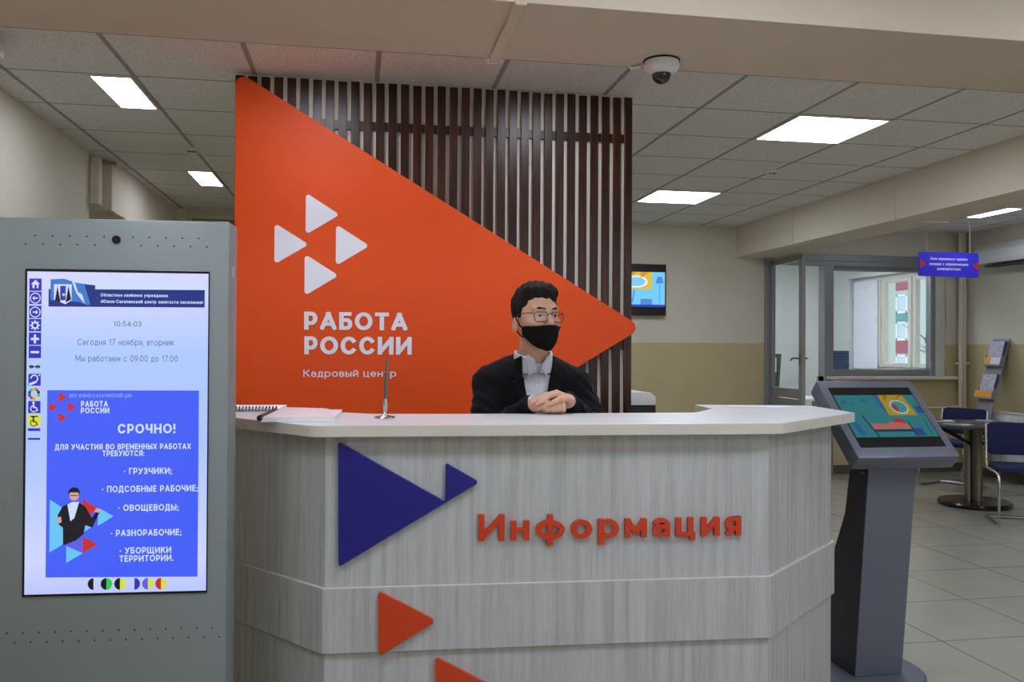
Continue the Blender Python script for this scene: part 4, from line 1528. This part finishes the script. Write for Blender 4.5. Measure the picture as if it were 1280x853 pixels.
# pointed collar wings lying on the shirt
for s in (-1, 1):
    wv = [(.006, 1.322), (.046, 1.378), (.058, 1.362), (.036, 1.288)]
    def wing_sd(P, s=s):
        d = np.abs(sm(torso_sd(P, .012), neck_sd(P, .018), .025))-.0048
        x = (P[:, 0]-AX)*s
        z = P[:, 2]
        for i in range(4):
            a, b = wv[i], wv[(i+1) % 4]
            n = (b[1]-a[1], -(b[0]-a[0]))
            l = math.hypot(*n)
            e = ((x-a[0])*n[0]+(z-a[1])*n[1])/l
            d = np.maximum(d, -e)
        return np.maximum(d, P[:, 1]-3.40)
    sdf_mesh('collar_wing', wing_sd, (.60, 3.20, 1.26), (.78, 3.46, 1.41), .0022, SHIRT, per, relax=4)
def jacket_full(P, o=0.0):
    d = torso_sd(P, .020+o)
    d = sm(d, rc(P, SHL, (.60, 3.425, 1.285), .066+o, .058+o), .03)
    d = sm(d, rc(P, SHR, (.77, 3.425, 1.282), .066+o, .058+o), .03)
    q = arm_sd(P, .016+o)
    wob = .0035*np.sin(P[:, 2]*95+P[:, 0]*40)*np.sin(P[:, 1]*70+P[:, 0]*60)
    d = sm(d, q+wob*.9, .022)
    d = sm(d, smax(neck_sd(P, .020+o), P[:, 2]-1.352+.20*(P[:, 1]-3.40), .006), .022)
    return d+wob*.35
def opening(P):
    """>0 outside the V of the jacket front"""
    z = P[:, 2]
    x = P[:, 0]-AX
    wl = .030+np.clip((z-1.13)/(1.36-1.13), 0, 1.4)**.9*.040
    wr = .024+np.clip((z-1.13)/(1.36-1.13), 0, 1.4)**.7*.040
    return np.where(x < 0, -x-wl, x-wr)
def jacket_sd(P):
    d = jacket_full(P)
    cut = np.maximum(opening(P), P[:, 1]-3.42)
    d = smax(d, -cut, .004)
    d = smax(d, -neck_sd(P, .019), .004)
    for W_, E_2 in ((WRL, ELL), (WRR, ELR)):         # cuffs end at the wrists
        n = np.array(W_)-np.array(E_2)
        n /= np.linalg.norm(n)
        pl = (P-np.array(W_)) @ n-(.004 if W_ is WRL else .030)
        near = np.sqrt(((P-np.array(W_))**2).sum(1))-.075
        d = np.maximum(d, -np.maximum(-pl, near))
    return np.maximum(d, .80-P[:, 2])
sdf_mesh('jacket', jacket_sd, (.37, 3.02, .78), (1.03, 3.66, 1.42), .0042, SUIT, per)
for s in (-1, 1):
    up_ = [(.058, 1.352), (.086, 1.345), (.112, 1.288), (.090, 1.272), (.100, 1.262), (.028, 1.13), (.024, 1.13)]
    parts = [[(.068, 1.372), (.090, 1.356), (.110, 1.288), (.055, 1.262)], [(.050, 1.290), (.104, 1.268), (.034, 1.10), (.024, 1.10), (.026, 1.16)]]
    def lapel_sd(P, s=s):
        base = np.abs(jacket_full(P, .003))-.0038
        x = (P[:, 0]-AX)*s
        z = P[:, 2]
        tot = None
        for pv in parts:
            d = base.copy()
            n_ = len(pv)
            for i in range(n_):
                a, b = pv[i], pv[(i+1) % n_]
                n = (b[1]-a[1], -(b[0]-a[0]))
                l = math.hypot(*n)
                e = ((x-a[0])*n[0]+(z-a[1])*n[1])/l
                d = np.maximum(d, e*-1)
            tot = d if tot is None else np.minimum(tot, d)
        tot = np.maximum(tot, P[:, 1]-3.42)
        return smax(tot, -opening(P)-.004, .002)
    sdf_mesh('lapel', lapel_sd, (.55, 3.20, 1.06), (.83, 3.46, 1.39), .003, SUIT, per)
# white shirt cuff showing at the picture-left wrist
def cuff_sd(P):
    d = None
    for W_, E_2 in ((WRL, ELL), (WRR, ELR)):
        n = np.array(W_)-np.array(E_2)
        n /= np.linalg.norm(n)
        e = rc(P, tuple(np.array(W_)-n*.05), tuple(np.array(W_)+n*.012), .030, .0285)
        e = np.maximum(e, (P-np.array(W_)) @ n-(.015 if W_ is WRL else .012))
        d = e if d is None else np.minimum(d, e)
    return d
for nm, x0, x1 in (('shirt_cuff', .52, .66), ('shirt_cuff', .72, .86)):
    sdf_mesh(nm, cuff_sd, (x0, 3.05, 1.11), (x1, 3.24, 1.26), .003, SHIRT, per)
MB().lathe([(.0, 0), (.0045, 0), (.0045, .002), (.0, .0025)], n=14, T=Matrix.Translation((.687, 3.3115, 1.255)) @ Matrix.Rotation(PI/2, 4, 'X')).build('shirt_button', WHITEP, per)
sdf_mesh('trousers', lambda P: np.maximum(legs_sd(P, .012), .07-P[:, 2]), (.42, 3.38, .05), (.96, 3.80, 1.06), .008, SUIT, per)
for s in (-1, 1):
    sdf_mesh('shoe', lambda P, s=s: np.maximum(sm(rc(P, (.69+s*.115, 3.70, .06), (.69+s*.135, 3.46, .042), .050, .040), ell(P, (.69+s*.115, 3.69, .08), (.052, .06, .05)), .02), .001-P[:, 2]),
             (.60 if s > 0 else .48, 3.38, -.02), (.92 if s > 0 else .70, 3.80, .16), .006, BLACKP, per)
# hair: short, swept over the forehead
def hair_sd(P):
    Q = hloc(P)
    x, y, z = Q[:, 0], Q[:, 1], Q[:, 2]
    d = ell(Q, (0, -.020, .034), (.0825, .098, .096))
    d = sm(d, ell(Q, (-.010, .032, .094), (.056, .042, .022)), .03)
    d = sm(d, ell(Q, (.026, .030, .086), (.036, .042, .022)), .03)
    line = np.interp(y, [-.13, -.05, -.030, -.024, .020, .034, .060, .075, .12], [-.070, -.062, -.040, -.040, -.022, .030, .056, .062, .064])
    line = line+.010*np.clip(-x/.05, -1, 1)*(y > .045)
    d = smax(d, line-z, .006)
    d = smax(d, -(cranium(Q)+.003), .003)
    for s in (-1, 1):
        d = smax(d, -(ell(Q, (s*.082, -.014, -.034), (.016, .021, .031))), .004)
    d = d+.0016*np.sin(x*210+y*120+z*40)+.0011*np.sin(x*130-y*330+z*60)
    return d*HS
sdf_mesh('hair', hair_sd, (.55, 3.13, 1.42), (.81, 3.42, 1.68), .0028, HAIR, per)
for s in (-1, 1):
    sdf_mesh('eyebrow', lambda P, s=s: sm(rc(hloc(P), (s*.014, .0925, .0225), (s*.034, .0860, .0255), .0034, .0038), rc(hloc(P), (s*.034, .0860, .0255), (s*.054, .0695, .0205), .0038, .0022), .004)*HS,
             (.58, 3.13, 1.52), (.78, 3.28, 1.58), .0022, HAIR, per)
    eb = MB().ball(hw(s*.031, .0700, -.0005), .0128*HS)
    ey_ = eb.build('eye', EYEW, per, smooth=True)
    g_ = Vector(hF*.93+hL*.30+np.array([0, 0, .02])).normalized()
    ib = MB().ball(hw(s*.031, .0700, -.0005)+g_*.0058*HS, .0086*HS, 14, 8)
    ib.build('iris', IRIS, ey_, smooth=True)
# black cloth mask, worn under the nose tip
def mask_sd(P):
    Q = hloc(P)
    d = sm(face_sd(Q), ell(Q, (0, .062, -.066), (.042, .050, .050)), .02)
    d = sm(d, rc(Q, (0, .104, -.044), (0, .092, -.114), .009, .008), .024)-.006
    x, y, z = np.abs(Q[:, 0]), Q[:, 1], Q[:, 2]
    top_ = -.0365-.10*np.clip(x-.010, 0, 1)+.10*np.clip(x-.045, 0, 1)
    bot_ = np.interp(y, [.0, .03, .06, .09], [-.070, -.088, -.114, -.142])
    d = smax(d, z-top_, .003)
    d = smax(d, bot_-z, .004)
    d = smax(d, .012-y+.15*(z+.08), .004)
    d = smax(d, -(face_sd(Q)-.0005), .002)
    return d*HS
mk = sdf_mesh('face_mask', mask_sd, (.56, 3.10, 1.36), (.80, 3.36, 1.50), .003, MASKM, per)
for s in (-1, 1):
    MB().tube([hw(s*.066, .022, -.052), hw(s*.0735, .006, -.036), hw(s*.080, -.008, -.012), hw(s*.079, -.022, -.004)], .0026, n=8).build('ear_loop', MASKM, mk, smooth=True)
    MB().tube([hw(s*.0635, .016, -.082), hw(s*.071, -.004, -.066), hw(s*.076, -.012, -.056), hw(s*.078, -.022, -.048)], .0026, n=8).build('ear_loop', MASKM, mk, smooth=True)
# spectacles
FR = mat('dark_spectacle_frame', (26, 24, 28), 0.3, .4)
gl_ = bpy.data.objects.new('glasses', None)
COL.objects.link(gl_)
gl_.parent = per
for s in (-1, 1):
    rim = [hw(s*.0335+s*px, .1005-.30*max(0, px)**1.0*.6, pz-.006) for px, pz in round_poly([(-.025, -.018), (.024, -.020), (.029, .016), (-.026, .016)], .011, 5)]
    MB().tube(rim, .0016, n=6, closed=True).build('rim', FR, gl_, smooth=True)
    MB().tube([rim[0]+(rim[k]-rim[0])*0 for k in (0,)]+[rim[0]], .0001, n=3) if False else None
    lm = MB()
    lm.add(rim, [tuple(range(len(rim)))])
    lo_ = lm.build('lens', LENSE, gl_)
    MB().tube([hw(s*.0615, .0905, .006), hw(s*.076, .070, .006), hw(s*.081, .03, .004), hw(s*.082, -.008, .002), hw(s*.084, -.03, -.014)], .0017, n=6).build('temple', FR, gl_, smooth=True)
MB().tube([hw(-.0095, .105, .002), hw(-.004, .109, .005), hw(.004, .109, .005), hw(.0095, .105, .002)], .0016, n=6).build('bridge', FR, gl_, smooth=True)

# ------------------------------------------------------------------ dome camera, detectors, sensor
dc = thing('dome_camera', 'white dome security camera under the beam above the slat screen', 'security camera', (1.073, 2.97, 2.448))
MB().lathe([(.0, 0), (.066, 0), (.066, -.006), (.0, -.006)], n=40).build('mount_plate', BLACKR, dc)
MB().lathe([(.0, -.006), (.062, -.006), (.064, -.02), (.060, -.032), (.048, -.045), (.036, -.05), (.0, -.05)], n=40).build('housing', WHITEP, dc, angle=.6)
MB().lathe([(.034, -.048), (.034, -.058), (.030, -.07), (.02, -.08), (.008, -.085), (.0, -.086)], n=32).build('dome', mat('smoked_dome', (12, 12, 14), 0.08, spec=.8), dc, smooth=True)
MB().tube([(-.06, .05, -.012), (-.085, .075, -.012), (-.09, .085, .0)], .008).build('cable_plug', WHITEP, dc, smooth=True)
def detector(x, y, label):
    t = thing('smoke_detector', label, 'smoke detector', (x, y, ZC), 0, 'smoke detectors')
    MB().lathe([(.0, 0), (.052, 0), (.052, -.012), (.046, -.022), (.036, -.026), (.036, -.034), (.030, -.04), (.0, -.041)], n=36).build('housing', WHITEP, t, angle=.5)
    s__ = MB()
    for a in (-.5, .1, .7):
        s__.box(-.008, .008, -.0375, -.034, -.035, -.027, T=Matrix.Rotation(a, 4, 'Z'))
    s__.build('sensing_slot', HOLE, t)
detector(3.05, 6.04, 'white smoke detector on the ceiling right of the slat screen between two lights')
detector(-1.135, 6.15, 'white smoke detector on the ceiling left of the orange panel')
sn = MB().box(-1.70, -1.575, 4.03, 4.18, ZC-.075, ZC, bev=.01).build('motion_sensor', WHITEP, angle=.5)
tag(sn, 'small white box sensor under the ceiling at the top left edge', 'sensor')

# ------------------------------------------------------------------ television on the rear wall
tv = thing('television', 'black wall television showing a bright cartoon room on the rear wall', 'television', (2.76, YB, 2.035))
MB().box(-.49, .49, -.075, -.025, -.275, .275, bev=.004).build('housing', BLACKP, tv)
MB().box(-.15, .15, -.025, 0, -.1, .1).build('wall_mount', BLACKR, tv)
TT = Matrix(((1, 0, 0, 0), (0, 0, -1, -.0755), (0, 1, 0, -.2), (0, 0, 0, 1)))
scr3 = MB().box(-.475, .475, -.0765, -.0755, -.185, .19).build('screen', glow('tv_cyan', (116, 204, 250), 1.0, .2), tv)
def tvp(name, polys, rgb, lvl):
    key = 'tv_%d_%d_%d' % rgb
    m = MATS.get(key) or glow(key, rgb, 1.0, .2)
    mb = MB()
    for p in polys:
        mb.add([(x, -.0765-.0005*lvl, z) for x, z in p], [tuple(range(len(p)))])
    me = bpy.data.meshes.new(name)
    me.from_pydata(mb.v, [], mb.f)
    me.materials.append(m)
    o = bpy.data.objects.new(name, me)
    COL.objects.link(o)
    o.parent = scr3
tvp('picture_square', [rect(-.05, .005, .33, .19)], (226, 190, 60), 1)
tvp('picture_square', [[(.2, .19), (.3, .19), (.2, .12)], [(.1, .19), (.16, .19), (.1, .14)]], (206, 150, 40), 2)
tvp('picture_ring', [[(.15+.13*math.cos(a), .085+.065*math.sin(a)) for a in [k*PI/12 for k in range(24)]]], (236, 244, 250), 2)
tvp('picture_ring', [[(.15+.105*math.cos(a), .085+.05*math.sin(a)) for a in [k*PI/12 for k in range(24)]]], (130, 204, 240), 3)
tvp('lamp_shape', [[(.37, .07), (.46, .07), (.44, .14), (.39, .14)], rect(.41, -.15, .417, .07)], (74, 140, 214), 1)
tvp('chair_shape', [rect(.2, -.16, .33, -.1), [(.1, -.14), (.115, -.14), (.14, 0), (.125, 0)]], (80, 140, 214), 1)
tvp('floor_strip', [rect(-.475, -.185, .475, -.16)], (40, 62, 190), 2)

# ------------------------------------------------------------------ printer behind the partition
cb = thing('low_cabinet', 'low cabinet with brown edges standing behind the slat screen under the printer', 'cabinet', (2.05, 6.2, 0))
BRN = mat('brown_veneer', (120, 76, 46), 0.5, var=.1, vscale=9, stretch=(6, 6, .6))
MB().box(-.28, .22, 0, .5, 0, .80, bev=.004).build('body', BRN, cb)
MB().box(-.265, -.03, -.018, 0, .06, .78, bev=.002).build('door', BRN, cb)
MB().box(-.02, .205, -.018, 0, .06, .78, bev=.002).build('door', BRN, cb)
prn = thing('printer', 'black printer with a white rounded lid behind the right edge of the slat screen', 'printer', (2.05, 6.2, .80))
MB().box(-.25, .145, .02, .45, 0, .175, bev=.008).build('body', BLACKP, prn)
MB().prism(round_poly([(-.26, .175), (.155, .175), (.155, .235), (.11, .27), (-.21, .27), (-.26, .235)], [.005, .005, .03, .03, .03, .03]), 0, .46, 'y', bev=.003).build('lid', WHITEP, prn, angle=.5)
MB().box(.16, .175, .05, .4, .0, .21, bev=.003).build('side_tray', BRN, prn)

# ------------------------------------------------------------------ right bay furniture
sg = thing('hanging_sign', 'blue hanging sign with white text and red arrows over the round table', 'sign', (6.03, 8.0, 2.295))
MB().prism(round_poly([(-.352, -.127), (.345, -.130), (.345, .121), (-.352, .127)], .016, 5), -.005, .005, 'y').build('board', SIGNBLUE, sg)
MB().prism([(-.335, -.045), (-.335, .045), (-.262, 0)], -.008, -.005, 'y').build('arrow', SIGNRED, sg)
MB().prism([(.337, -.055), (.337, .035), (.268, -.008)], -.008, -.005, 'y').build('arrow', SIGNRED, sg)
for s_, wd, zz in (('Зона первичного приема', .43, .042), ('граждан с ограниченными', .45, -.012), ('возможностями', .27, -.062)):
    lettering('lettering', s_, -.005, zz, .029, wd, -.005, .0012, WHITEV, sg, th=.2, slant=.2, center=True)
for x in (-.255, .245):
    MB().tube([(x, 0, .115), (x, 0, .455)], .0022, n=6).build('suspension_wire', WHITEP, sg)

pp = thing('heating_pipe', 'pale vertical heating pipes in the far right corner beside the brochure stand', 'pipe', (6.83, 8.80, 0))
MB().tube([(-.045, .0, .75), (-.045, .0, ZC)], .024, n=14).build('riser', CREAM, pp, smooth=True)
MB().tube([(.025, .03, .2), (.025, .03, ZC)], .024, n=14).build('riser', CREAM, pp, smooth=True)
MB().tube([(-.045, .0, .76), (-.2, .03, .74), (-1.62, .03, .735)], .014, n=10).build('branch_pipe', CREAM, pp, smooth=True)
MB().box(-.075, .06, -.03, .06, 1.24, 1.265, bev=.004).build('clamp', CREAM, pp)
rd = thing('radiator', 'white panel radiator low on the right wall behind the chairs', 'radiator', (6.77, 7.55, 0))
r_ = MB().box(-.035, .0, -.7, .7, .16, .735, bev=.006)
r_.box(.02, .05, -.7, .7, .16, .735, bev=.006)
for k in range(36):
    r_.box(-.041, -.035, -.68+k*.0385, -.66+k*.0385, .2, .70, bev=.002)
r_.build('panel', WHITEP, rd)
g_ = MB().box(-.04, .055, -.71, .71, .735, .745, bev=.002)
g_.build('top_grille', WHITEP, rd)
MB().tube([(.01, .7, .68), (.01, .80, .68), (.03, 1.2, .68)], .012, n=8).build('supply_pipe', WHITEP, rd, smooth=True)
MB().box(.05, .129, -.5, -.46, .2, .7).box(.05, .129, .46, .5, .2, .7).build('wall_bracket', WHITEP, rd)
du = thing('pipe_casing', 'long white boxed casing running along the right wall under the ceiling', 'pipe casing', (6.90, 6.0, 0))
MB().prism(round_poly([(-.0, 2.35), (-.15, 2.35), (-.17, 2.40), (-.15, 2.50), (-.08, 2.57), (0, 2.575)], [0, .02, .04, .05, .05, 0]), -3.2, 2.55, 'y', T=None).build('casing', WHITEP, du, angle=.5)
MB().box(-.13, 0, -3.2, 2.4, 2.318, 2.335, bev=.003).build('shadow_strip', LAVD, du)  # dark strip standing in for the shadow line below the casing

# round table
TXY = (5.485, 6.93)
rt_ = thing('round_table', 'dark round table on a chrome pedestal in the right bay', 'table', (TXY[0], TXY[1], 0))
MB().lathe([(.0, .715), (.44, .715), (.45, .72), (.45, .735), (.446, .74), (.0, .74)], n=72).build('tabletop', TABLETOP, rt_, angle=.5)
MB().lathe([(.0, 0), (.30, 0), (.305, .008), (.305, .03), (.295, .045), (.0, .05)], n=56).build('base', BLACKGLOSS, rt_, angle=.5)
for k in range(3):
    a = 2*PI*k/3+.5
    MB().tube([(.05*math.cos(a), .05*math.sin(a), .045), (.05*math.cos(a), .05*math.sin(a), .70)], .036, n=20).build('column_tube', STEEL, rt_, smooth=True)
for k in range(4):
    a = PI/2*k+.35
    MB().tube([(.07*math.cos(a), .07*math.sin(a), .56), (.40*math.cos(a), .40*math.sin(a), .70), (.40*math.cos(a), .40*math.sin(a), .716)], .012, n=8).build('brace', BLACKGLOSS, rt_, smooth=True)
mcol = [((214, 216, 222), (96, 110, 140)), ((92, 78, 84), (150, 130, 120)), ((220, 222, 226), (170, 176, 190)), ((120, 150, 170), (216, 218, 220)), ((230, 230, 228), (140, 60, 60))]
mpos = [(-.24, -.10, .4), (-.02, .03, -.3), (.19, -.10, .2), (.24, .17, -.6), (-.16, .25, 1.2)]
mlab = ['white magazine with a dark picture at the left side of the round table', 'dark magazine in the middle of the round table',
        'pale leaflet right of the middle on the round table', 'pale blue brochure at the far right of the round table', 'white brochure with a red strip at the far side of the round table']
for (x, y, a), (c1, c2), lb_ in zip(mpos, mcol, mlab):
    t = thing('magazine', lb_, 'magazine', (TXY[0]+x, TXY[1]+y, .7405), a, 'magazines on the round table')
    MB().box(-.075, .075, -.105, .105, 0, .005+.003*random.random(), bev=.0008).build('pages', mat('mag_pages_%d' % c1[0], c1, .5), t)
    MB().box(-.06, .06, -.02, .09, .0083, .0088).build('cover_picture', mat('mag_pic_%d' % c2[0], c2, .4, var=.3, vscale=60), t)

def make_chair(label, loc, rz):
    """chair facing local -y, chrome cantilever sled; origin on the floor under the seat"""
    t = thing('visitor_chair', label, 'chair', loc, rz, 'blue visitor chairs')
    MB().prism(round_poly([(-.225, -.22), (.225, -.22), (.225, .2), (-.225, .2)], .05), .43, .475, 'z', bev=.014).build('seat', NAVY, t, angle=.6)
    R_ = Matrix.Translation((0, .235, .0)) @ Matrix.Rotation(math.radians(-8), 4, 'X')
    bk = MB()
    pl = round_poly([(-.225, .53), (.225, .53), (.225, .80), (-.225, .80)], .05)
    bk.prism(pl, -.02, .025, 'y', bev=.012, T=Matrix.Translation((0, -.055+.0, 0)) @ Matrix.Translation((0, .26, .0)) @ Matrix.Translation((0, 0, .45)) @ Matrix.Rotation(math.radians(-7), 4, 'X') @ Matrix.Translation((0, 0, -.45)))
    bk.build('backrest', NAVY, t, angle=.6)
    for s_ in (-1, 1):
        x = s_*.235
        MB().tube([(x*.98, .235, .78), (x, .20, .56), (x, .19, .47), (x, .15, .425), (x, -.16, .42), (x, -.22, .40), (x, -.235, .35),
                   (x, -.225, .06), (x, -.20, .022), (x, -.16, .013), (x, .20, .013)], .0115, n=10).build('frame_tube', CHROME, t, smooth=True)
    MB().tube([(-.235, .20, .013), (0, .205, .013), (.235, .20, .013)], .0115, n=10).build('floor_bar', CHROME, t, smooth=True)
    MB().tube([(-.235, -.05, .42), (.235, -.05, .42)], .009, n=8).build('seat_bar', CHROME, t, smooth=True)
    return t
# facing vector (fx,fy) -> rz with local -y along it
def face_rz(fx, fy):
    return math.atan2(fx, -fy)
make_chair('blue upholstered visitor chair behind the round table, near the brochure stand', (5.99, 7.88, 0), face_rz(-.90, -.43))
make_chair('blue upholstered visitor chair in front of the round table, its chrome frame fully visible', (5.30, 6.12, 0), face_rz(-.45, -.89))

# leaning brochure stand against the right wall
bs = thing('brochure_stand', 'grey leaning brochure stand with two pockets by the right wall', 'brochure stand', (6.46, 8.27, 0))
lean = math.atan2(.42, 1.53)
BT = Matrix.Rotation(lean, 4, 'Y')
ACR = mat('grey_acrylic', (132, 132, 138), 0.25, var=.03)
MB().box(-.006, .006, -.12, .12, .01, 1.585, bev=.003, T=BT).build('back_board', ACR, bs)
MB().box(-.12, .14, -.13, .13, 0, .014, bev=.004).build('foot', ACR, bs)
for z0 in (.90, 1.27):
    pk = MB()
    pk.box(-.045, -.041, -.115, .115, z0, z0+.09, T=BT)
    pk.box(-.045, -.006, -.115, .115, z0-.004, z0, T=BT)
    pk.box(-.045, -.006, -.117, -.113, z0, z0+.12, T=BT)
    pk.box(-.045, -.006, .113, .117, z0, z0+.12, T=BT)
    pk.build('pocket', ACR, bs)
blab = ['stack of grey brochures in the lower pocket of the leaning stand', 'stack of grey brochures in the upper pocket of the leaning stand']
VIO = mat('violet_page_edge', (70, 58, 120), 0.6)
for k, z0 in enumerate((.905, 1.275)):
    b = thing('brochure_stack', blab[k], 'brochures', (6.46, 8.27, 0), 0, 'brochures in the stand')
    MB().box(-.038, -.010, -.105, .105, z0, z0+.275, bev=.001, T=BT).build('pages', VIO, b)
    MB().box(-.0392, -.038, -.103, .103, z0+.003, z0+.272, T=BT).build('cover', mat('brochure_cover_%d' % k, (176, 178, 192), .5, var=.25, vscale=26), b)
    lb_ = thing('pocket_label', ('yellow label on the lower pocket of the leaning stand', 'yellow label on the upper pocket of the leaning stand')[k], 'label', (6.46, 8.27, 0), 0, 'yellow pocket labels')
    MB().box(-.0475, -.0455, -.10 if k == 0 else -.02, .15 if k == 0 else .125, z0+.01, z0+.085, T=BT).build('card', YELLOW, lb_)
    if k == 1:
        MB().box(-.049, -.0475, -.11, .03, z0+.01, z0+.085, T=BT).build('white_card', PAPER, lb_)

# things in the office
ch2 = thing('dark_placard', 'dark green sign with a white square seen through the glass door', 'sign', (5.42, 10.75, 1.19))
MB().prism([(-.20, -.428), (.125, -.428), (.165, .15), (-.20, .15)], -.012, .012, 'y', bev=.002).build('board', mat('dark_green_board', (34, 62, 56), 0.4), ch2)
fr_ = MB()
for a in ((-.1, .09, .085, .1), (-.1, .09, -.095, -.08), (-.1, -.085, -.08, .085), (.075, .09, -.08, .085), (-.06, .05, -.01, .012), (-.015, .005, -.05, .05)):
    fr_.box(a[0], a[1], -.014, -.012, a[2], a[3])
fr_.build('pictogram', WHITEV, ch2)
of = thing('office_desk', 'pale office desk behind the glass partition', 'desk', (5.75, 10.60, 0))
MB().box(-.62, .5, -.3, .45, .73, .76, bev=.004).build('worktop', ASHTOP, of)
for x in (-.60, .44):
    MB().box(x, x+.03, -.28, .43, 0, .73, bev=.003).build('side_panel', ASH, of)
bx_ = MB().box(5.93, 6.03, 10.42, 10.54, .7605, .81, bev=.006).build('small_box', YELLOW)
tag(bx_, 'small orange box lying on the office desk', 'box')
pl_ = thing('blue_placard', 'small blue notice standing on the sill behind the office glazing', 'notice', (5.405, YB+.15, 1.10))
MB().box(-.14, .14, 0, .012, .075, .29, bev=.004).build('board', mat('notice_blue', (96, 134, 190), .4), pl_)
nl = MB()
for k in range(5):
    nl.box(-.11, .11-.03*(k % 2), -.001, 0, .12+k*.032, .128+k*.032)
nl.build('notice_text', mat('notice_text_blue', (58, 92, 150), .5), pl_)
MB().box(-.14, .14, 0, .09, .068, .075).build('foot', mat('notice_foot', (120, 150, 196), .3), pl_)
MB().box(-.14, .14, -.002, .1, .0, .068).build('stand_block', WHITEP, pl_)
